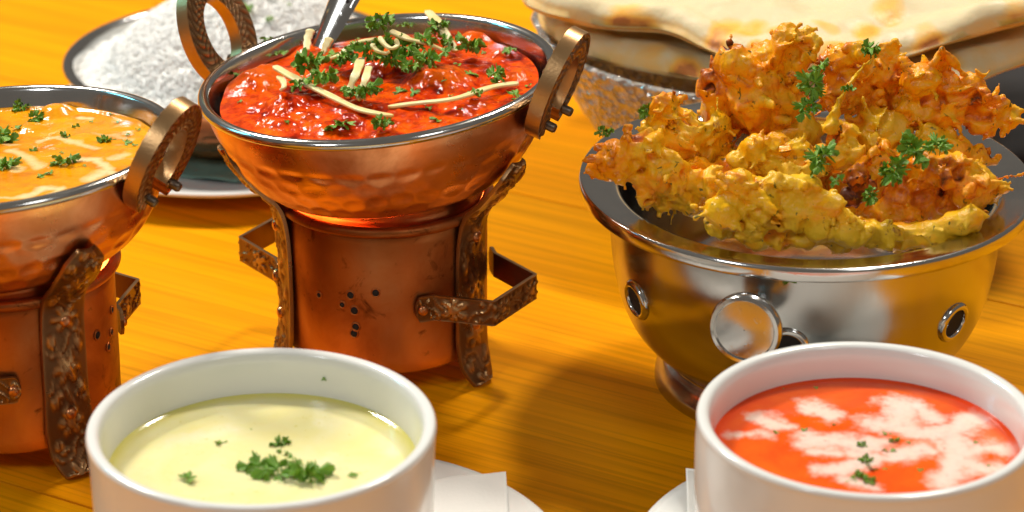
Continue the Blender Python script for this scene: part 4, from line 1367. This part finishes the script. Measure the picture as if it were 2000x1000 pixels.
# ------------------------------------------------------------------ glass dish
Pg = at_z(1502, 36, 0.075); gr = 462 * np.dot(Pg - CAM, fw) / F
print('dish', Pg, gr)
def facets(V, prof, th):
    n, s, _ = V.shape
    z = V[:, :, 2]
    TH = np.repeat(th[None, :], n, 0)
    k = 22
    f1 = np.abs(np.mod(TH * k / (2 * math.pi) + z * 120, 1) - 0.5) * 2
    f2 = np.abs(np.mod(TH * k / (2 * math.pi) - z * 120, 1) - 0.5) * 2
    d = (f1 + f2 - 1) * 0.0007
    r = np.hypot(V[:, :, 0], V[:, :, 1])
    d = d * (r > 0.05)
    V[:, :, 0] += np.cos(TH) * d; V[:, :, 1] += np.sin(TH) * d
    return V
go = smooth_profile([(0.046, 0.0), (0.048, 0.002), (0.040, 0.008), (0.036, 0.013), (0.050, 0.018), (0.070, 0.026), (0.082, 0.040), (0.093, 0.060), (gr, 0.075)], 50)
gi = smooth_profile([(gr - 0.003, 0.0755), (0.089, 0.062), (0.077, 0.043), (0.065, 0.031), (0.045, 0.023), (0.0004, 0.021)], 34)
pf = [(0.0004, 0.002)] + [tuple(p) for p in go] + [tuple(p) for p in gi]
v, f = lathe(pf, 264, lambda V, p, t: np.concatenate([facets(V[:51].copy(), p, t), V[51:]]))
o = obj('glass_dish', v, f, GLASS, None, (Pg[0], Pg[1], 0))
tag(o, 'cut glass footed dish holding the naan bread, behind the steel bowl', 'dish')

# ------------------------------------------------------------------ naan breads
def naan(label, front_px, zf, back_r, spots, seed, thick=0.011, sag=0.0, toast_edge=0.25, zback=0.0, base=0.0):
    """front_px: list of (px,py,z) along the visible front edge left to right; closed behind by an arc."""
    fr = [at_z(p[0], p[1], p[2]) for p in front_px]
    a, b = fr[0], fr[-1]
    mid = (a + b) / 2
    back = []
    for t in np.linspace(0, math.pi, 12)[1:-1]:
        q = mid + (b - mid) * math.cos(t) + np.array([0, back_r, 0]) * math.sin(t)
        q[2] += zback * math.sin(t)
        back.append(q)
    outline = np.array(fr + back)
    cl = np.concatenate([outline[-2:], outline, outline[:2]])
    dense = smooth_profile(cl, 420)
    # keep one period
    ctr = outline.mean(axis=0)
    ctr[2] = zf
    ang = np.arctan2(dense[:, 1] - ctr[1], dense[:, 0] - ctr[0])
    ths = np.linspace(-math.pi, math.pi, 300, endpoint=False)
    order = np.argsort(ang)
    A = ang[order]; D = dense[order]
    Rr = np.interp(ths, A, np.hypot(D[:, 0] - ctr[0], D[:, 1] - ctr[1]), period=2 * math.pi)
    Ze = np.interp(ths, A, D[:, 2], period=2 * math.pi)
    ker = np.ones(7) / 7
    Rr = np.convolve(np.concatenate([Rr[-3:], Rr, Rr[:3]]), ker, 'valid')
    Ze = np.convolve(np.concatenate([Ze[-3:], Ze, Ze[:3]]), ker, 'valid')
    nr_ = 70
    t = np.linspace(0, 1, nr_) ** 0.8
    t[0] = 0.002
    X = ctr[0] + np.cos(ths)[None] * Rr[None] * t[:, None]
    Y = ctr[1] + np.sin(ths)[None] * Rr[None] * t[:, None]
    Zb = ctr[2] + (Ze - ctr[2])[None] * (t ** 2)[:, None]
    P3 = np.column_stack([X.ravel(), Y.ravel(), np.zeros(X.size)])
    lum = (fbm(P3, 30, 4, seed).reshape(X.shape)) * 1.3
    rimp = np.sqrt(np.clip(1 - np.clip((t - 0.90) / 0.10, 0, 1) ** 2, 0, 1))[:, None]
    puff = 1 + 0.55 * ss(t, 0.78, 0.90)[:, None] + 0.5 * lum
    top = Zb + thick * 0.5 * puff * rimp + 0.003 * lum
    botm = Zb - thick * 0.5 * rimp * (1 + 0.25 * lum)
    V = np.concatenate([np.stack([X, Y, top], -1).reshape(-1, 3), np.stack([X, Y, botm], -1).reshape(-1, 3)])
    n = X.size
    idx = np.arange(n).reshape(nr_, 300)
    F1 = np.stack([idx[:-1], idx[1:], np.roll(idx[1:], -1, 1), np.roll(idx[:-1], -1, 1)], -1).reshape(-1, 4)
    e = idx[-1]
    F2 = np.stack([e, e + n, np.roll(e, -1) + n, np.roll(e, -1)], -1)
    to = np.zeros(n)
    for px, py, r, am in spots:
        c = at_z(px, py, zf + 0.006)
        d = np.hypot(P3[:, 0] - c[0] + 0.004 * vnoise(P3, 90, seed + 1), (P3[:, 1] - c[1]) * 0.8 + 0.004 * vnoise(P3, 90, seed + 2))
        to = np.maximum(to, am * ss(r * 1.3 - d, 0, r))
    sp_ = ss(fbm(P3 + 5, 42, 2, seed + 8), 0.28, 0.55)
    to = np.maximum(to, 0.6 * sp_)
    tt = np.repeat(t[:, None], 300, 1).ravel()
    to_top = np.clip(to + toast_edge * ss(tt, 0.95, 1.0) + base, 0, 1)  # real toasting on blisters and edge; base adds orange for bounced light
    to_bot = np.clip(0.40 + 0.3 * vnoise(P3, 60, seed + 4), 0, 1)  # orange underside carries warm bounced light in its colour
    me = mesh_data('naan_bread', V, np.concatenate([F1, F1[:, ::-1] + n, F2]))
    attr(me, 'toast_bounce', np.concatenate([to_top, to_bot]))
    o = link('naan_bread', me, NAAN)
    return tag(o, label, 'bread', 'naan breads in the glass dish')
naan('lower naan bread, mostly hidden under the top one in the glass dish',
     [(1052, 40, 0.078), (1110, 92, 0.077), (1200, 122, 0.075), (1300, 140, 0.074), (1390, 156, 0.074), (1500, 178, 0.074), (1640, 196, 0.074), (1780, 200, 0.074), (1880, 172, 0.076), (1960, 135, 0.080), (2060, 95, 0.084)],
     0.080, 0.16, [(1340, 100, 0.008, 0.9)], 51, 0.008, toast_edge=0.15, base=0.30)  # raised base paints warm bounced light into the lower bread
naan('top naan bread, pale and puffed with toasted blisters, in the glass dish',
     [(1016, -6, 0.094), (1050, 18, 0.094), (1100, 32, 0.093), (1180, 50, 0.091), (1290, 55, 0.091), (1350, 78, 0.090), (1410, 105, 0.089), (1500, 128, 0.088), (1600, 138, 0.088), (1700, 126, 0.088), (1790, 100, 0.090), (1880, 72, 0.093), (1970, 46, 0.098), (2060, 20, 0.102)],
     0.097, 0.17, [(1225, 2, 0.012, 0.75), (1420, 22, 0.008, 0.8), (1465, 28, 0.008, 0.7), (1690, 30, 0.009, 0.75), (1810, 28, 0.007, 0.55), (1640, 66, 0.010, 0.85), (1480, 52, 0.004, 0.9), (1745, 66, 0.010, 0.7), (1730, 0, 0.010, 0.7), (1060, 10, 0.007, 0.5), (1110, 20, 0.006, 0.6), (1195, 44, 0.007, 0.45), (1610, 20, 0.006, 0.6), (1980, 10, 0.008, 0.6), (1960, 4, 0.006, 0.5), (1095,30,0.006,0.7),(1150,42,0.006,0.7)], 52, 0.009, toast_edge=0.5)

# ------------------------------------------------------------------ black cloth at the right
cp = at_z(2060, 195, 0.02)
XYZ = []
def zc(U, Vv, P):
    P3 = P.reshape(-1, 3) * np.array([1, 1, 0])
    return 0.012 + 0.040 * np.sin(np.clip(U, 0, 1) * math.pi) ** 0.5 * np.sin(np.clip(Vv, 0, 1) * math.pi) ** 0.5 + (0.010 * fbm(P3, 16, 3, 6)).reshape(U.shape)
cA = at_z(1892, 300, 0); 
cc = [np.array([cA[0] + 0.004, cA[1] - 0.04, 0]), np.array([cA[0] + 0.26, cA[1] - 0.06, 0]), np.array([cA[0] + 0.30, cA[1] + 0.22, 0]), np.array([cA[0] + 0.022, cA[1] + 0.20, 0])]
sheet('black_cloth', cc, 60, 60, zc, CLOTH, 'crumpled black cloth on the table behind the right side of the steel bowl', 'cloth', thick=0.008)

# ------------------------------------------------------------------ soup cups with saucers
ZR = 0.068
def cup(label, px, py, rad):
    c = at_z(px, py, ZR)
    b = 0.0035 + 0.0008
    prof = [(0.0004, b), (0.030, b), (0.0335, b), (0.0365, b + 0.0025), (0.0425, b + 0.006), (0.0490, b + 0.012), (0.0525, b + 0.020), (0.0538, b + 0.032), (0.0542, b + 0.050), (rad - 0.0002, ZR - 0.003),
            (rad, ZR - 0.0016), (rad - 0.0006, ZR - 0.0003), (rad - 0.0019, ZR), (rad - 0.0034, ZR - 0.0004), (rad - 0.0044, ZR - 0.0018), (rad - 0.0052, ZR - 0.006), (0.0484, ZR - 0.020), (0.0470, 0.030), (0.0430, 0.018), (0.030, 0.011), (0.0004, 0.010)]
    v, f = lathe(smooth_profile(prof, 130), 200)
    o = obj('soup_cup', v, f, PORC, None, (c[0], c[1], 0))
    tag(o, label, 'cup', 'white soup cups')
    return np.array([c[0], c[1], 0.0])
c1 = cup('white porcelain cup of pale soup at the lower left', 511, 826, 0.0550)
c2 = cup('white porcelain cup of tomato soup at the lower right, cut by the edge', 1695, 810, 0.0541)
s1 = at_z(624, 1109, 0.0125); s1[2] = 0
s2 = at_z(1712, 1098, 0.0125); s2[2] = 0
plate('white saucer under the pale soup cup', s1, 0.0815, group='white saucers')
plate('white saucer under the tomato soup cup', s2, 0.0800, group='white saucers')
print('cups', c1, c2, 'saucers', s1, s2)
sh8 = saucer_h(0.081)
def napk(cen):
    def zf(U, Vv, P):
        d = np.hypot(P[..., 0] - cen[0], P[..., 1] - cen[1])
        return sh8(d) + 0.0009 + 0.0003 * np.sin(U * 9 + Vv * 5)
    return zf
q0 = at_z(997, 1060, 0.012); q1 = at_z(988, 921, 0.014); q2 = at_z(840, 936, 0.012); q3 = at_z(760, 1100, 0.012)
for q in (q0, q1, q2, q3): q[2] = 0
nk = sheet('paper_napkin', [q3, q0, q1, q2], 30, 30, napk(s1), PAPER, 'white paper napkin corner on the saucer beside the pale soup cup', 'napkin')
q0 = at_z(1346, 1060, 0.010); q1 = at_z(1340, 902, 0.022); q2 = at_z(1450, 885, 0.020); q3 = at_z(1500, 1080, 0.010)
for q in (q0, q1, q2, q3): q[2] = 0
def nz2(U, Vv, P):
    d = np.hypot(P[..., 0] - s2[0], P[..., 1] - s2[1])
    return sh8(d) + 0.0012 + 0.006 * ss(Vv, 0.3, 1) * (1 - U) + 0.0006 * np.sin(Vv * 12)
sheet('paper_napkin', [q0, q3, q2, q1], 30, 30, nz2, PAPER, 'white paper napkin edge between the tomato soup cup and its saucer', 'napkin')

# soups
LS1 = ZR - 0.0150
LS2 = ZR - 0.0120
def flat_h(lv, rad, seed):
    def f(XY):
        r = np.hypot(XY[:, 0], XY[:, 1])
        P3 = np.column_stack([XY, np.zeros(len(XY))])
        return lv + 0.00012 * fbm(P3, 60, 2, seed) + 0.0007 * ss(r, rad - 0.0022, rad)
    return f
def inner_r(z, rad): return float(np.interp(z, [0.030, ZR - 0.020, ZR - 0.006], [0.0470, 0.0484, rad - 0.0052]))
r1 = inner_r(LS1, 0.055) + 0.0003; r2 = inner_r(LS2, 0.0541) + 0.0003
h1 = flat_h(LS1, r1, 3); h2 = flat_h(LS2, r2, 5)
cr1 = px_strokes(c1, (0, 0), LS1, [([(330, 860), (450, 840)], 0.004, 0.6), ([(560, 930), (640, 900)], 0.004, 0.5), ([(650, 830)], 0.006, 0.5)])
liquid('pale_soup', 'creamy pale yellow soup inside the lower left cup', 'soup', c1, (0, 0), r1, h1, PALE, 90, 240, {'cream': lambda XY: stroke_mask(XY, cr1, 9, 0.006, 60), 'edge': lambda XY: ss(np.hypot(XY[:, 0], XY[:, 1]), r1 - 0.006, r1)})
cr2 = px_strokes(c2, (0, 0), LS2, [
    ([(1475, 815), (1500, 828), (1535, 832)], 0.0040, 0.9), ([(1500, 805), (1520, 815)], 0.003, 0.6), ([(1590, 795), (1615, 805), (1620, 815)], 0.0042, 1.0), ([(1570, 780), (1590, 790)], 0.003, 0.55),
    ([(1430, 852), (1500, 850)], 0.0026, 0.7), ([(1585, 862), (1640, 862), (1700, 868)], 0.0050, 1.0), ([(1600, 880), (1640, 885)], 0.003, 0.9),
    ([(1700, 826), (1740, 832), (1760, 815), (1760, 795)], 0.0055, 1.0), ([(1740, 785), (1800, 800), (1815, 815)], 0.0045, 0.9), ([(1760, 840), (1830, 848), (1870, 838), (1900, 820)], 0.0052, 1.0), ([(1890, 815), (1925, 830)], 0.003, 0.6),
    ([(1860, 860), (1880, 885), (1870, 915), (1850, 940)], 0.0050, 1.0), ([(1880, 880), (1950, 870), (1975, 880)], 0.0045, 0.9), ([(1890, 905), (1940, 915)], 0.0048, 0.9),
    ([(1745, 893), (1780, 882), (1815, 878)], 0.0042, 1.0), ([(1620, 915), (1670, 915), (1700, 905)], 0.0040, 1.0), ([(1680, 885), (1710, 895)], 0.0035, 0.9), ([(1650, 935), (1690, 945)], 0.003, 0.8)])
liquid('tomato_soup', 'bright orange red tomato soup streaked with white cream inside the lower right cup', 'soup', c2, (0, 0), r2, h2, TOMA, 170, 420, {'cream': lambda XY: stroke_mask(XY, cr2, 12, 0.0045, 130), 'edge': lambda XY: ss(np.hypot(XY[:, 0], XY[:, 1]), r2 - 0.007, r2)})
GS = 'herbs floating on the pale soup'
for px, py, s, kd, lab in [(487, 843, 9, 's', 'small parsley piece farthest back on the pale soup'), (551, 866, 15, 's', 'parsley piece behind the big clump on the pale soup'), (553, 885, 13, 's', 'dark parsley piece touching the back of the big clump'),
                      (505, 918, 28, 's', 'big parsley clump, left part, on the pale soup'), (545, 930, 30, 's', 'big parsley clump, middle part, on the pale soup'), (600, 935, 30, 's', 'big parsley clump, right part, on the pale soup'), (368, 935, 18, 'f', 'lone parsley piece at the left front of the pale soup'),
                      (428, 864, 9, 'l', 'single yellow green herb flake on the pale soup'), (575, 905, 16, 'f', 'thin parsley frond on the back of the big clump'), (690, 930, 9, 'f', 'light green herb bit right of the big clump')]:
    p = surf_point(c1, (0, 0), h1, px, py)
    put(kd, 'parsley_sprig', p + np.array([0, 0, -0.0017 if kd == 's' else 0.0001]), s * 1.25 / 6100, lab, GS, 0.25)
GT = 'herbs floating on the tomato soup'
for i, (px, py, s) in enumerate([(1735, 850, 12), (1745, 862, 10), (1735, 880, 13), (1690, 900, 13), (1705, 915, 15), (1680, 930, 15), (1665, 940, 13), (1700, 940, 14), (1728, 918, 9), (1682, 870, 10)]):
    p = surf_point(c2, (0, 0), h2, px, py)
    put('s' if i % 2 else 'f', 'parsley_piece', p + np.array([0, 0, -0.0004]), s / 6100, 'small dried herb piece in the cluster on the front of the tomato soup', 'herb cluster on the tomato soup', 0.3)
for px, py, s in [(1516, 846, 6), (1570, 841, 6), (1797, 920, 5), (1594, 759, 4), (1628, 830, 4), (1905, 865, 4), (1930, 910, 4), (1775, 865, 4), (1530, 760, 2)]:
    p = surf_point(c2, (0, 0), h2, px, py)
    put('l', 'herb_speck', p + np.array([0, 0, 0.0003]), s / 6100, 'tiny stray herb speck on the tomato soup away from the cluster', 'stray herb specks on the tomato soup', 0.2)
p = at_z(641, 744, 0.058)
dd = p - np.array([c1[0], c1[1], p[2]]); dd[2] = 0; dd = dd / np.linalg.norm(dd)
p = np.array([c1[0], c1[1], 0.0605]) + dd * 0.0488
put('l', 'herb_speck', p, 0.0007, 'single dark herb speck stuck to the inner wall of the pale soup cup', None, 0.1, rx=R(80), rz=0.0)
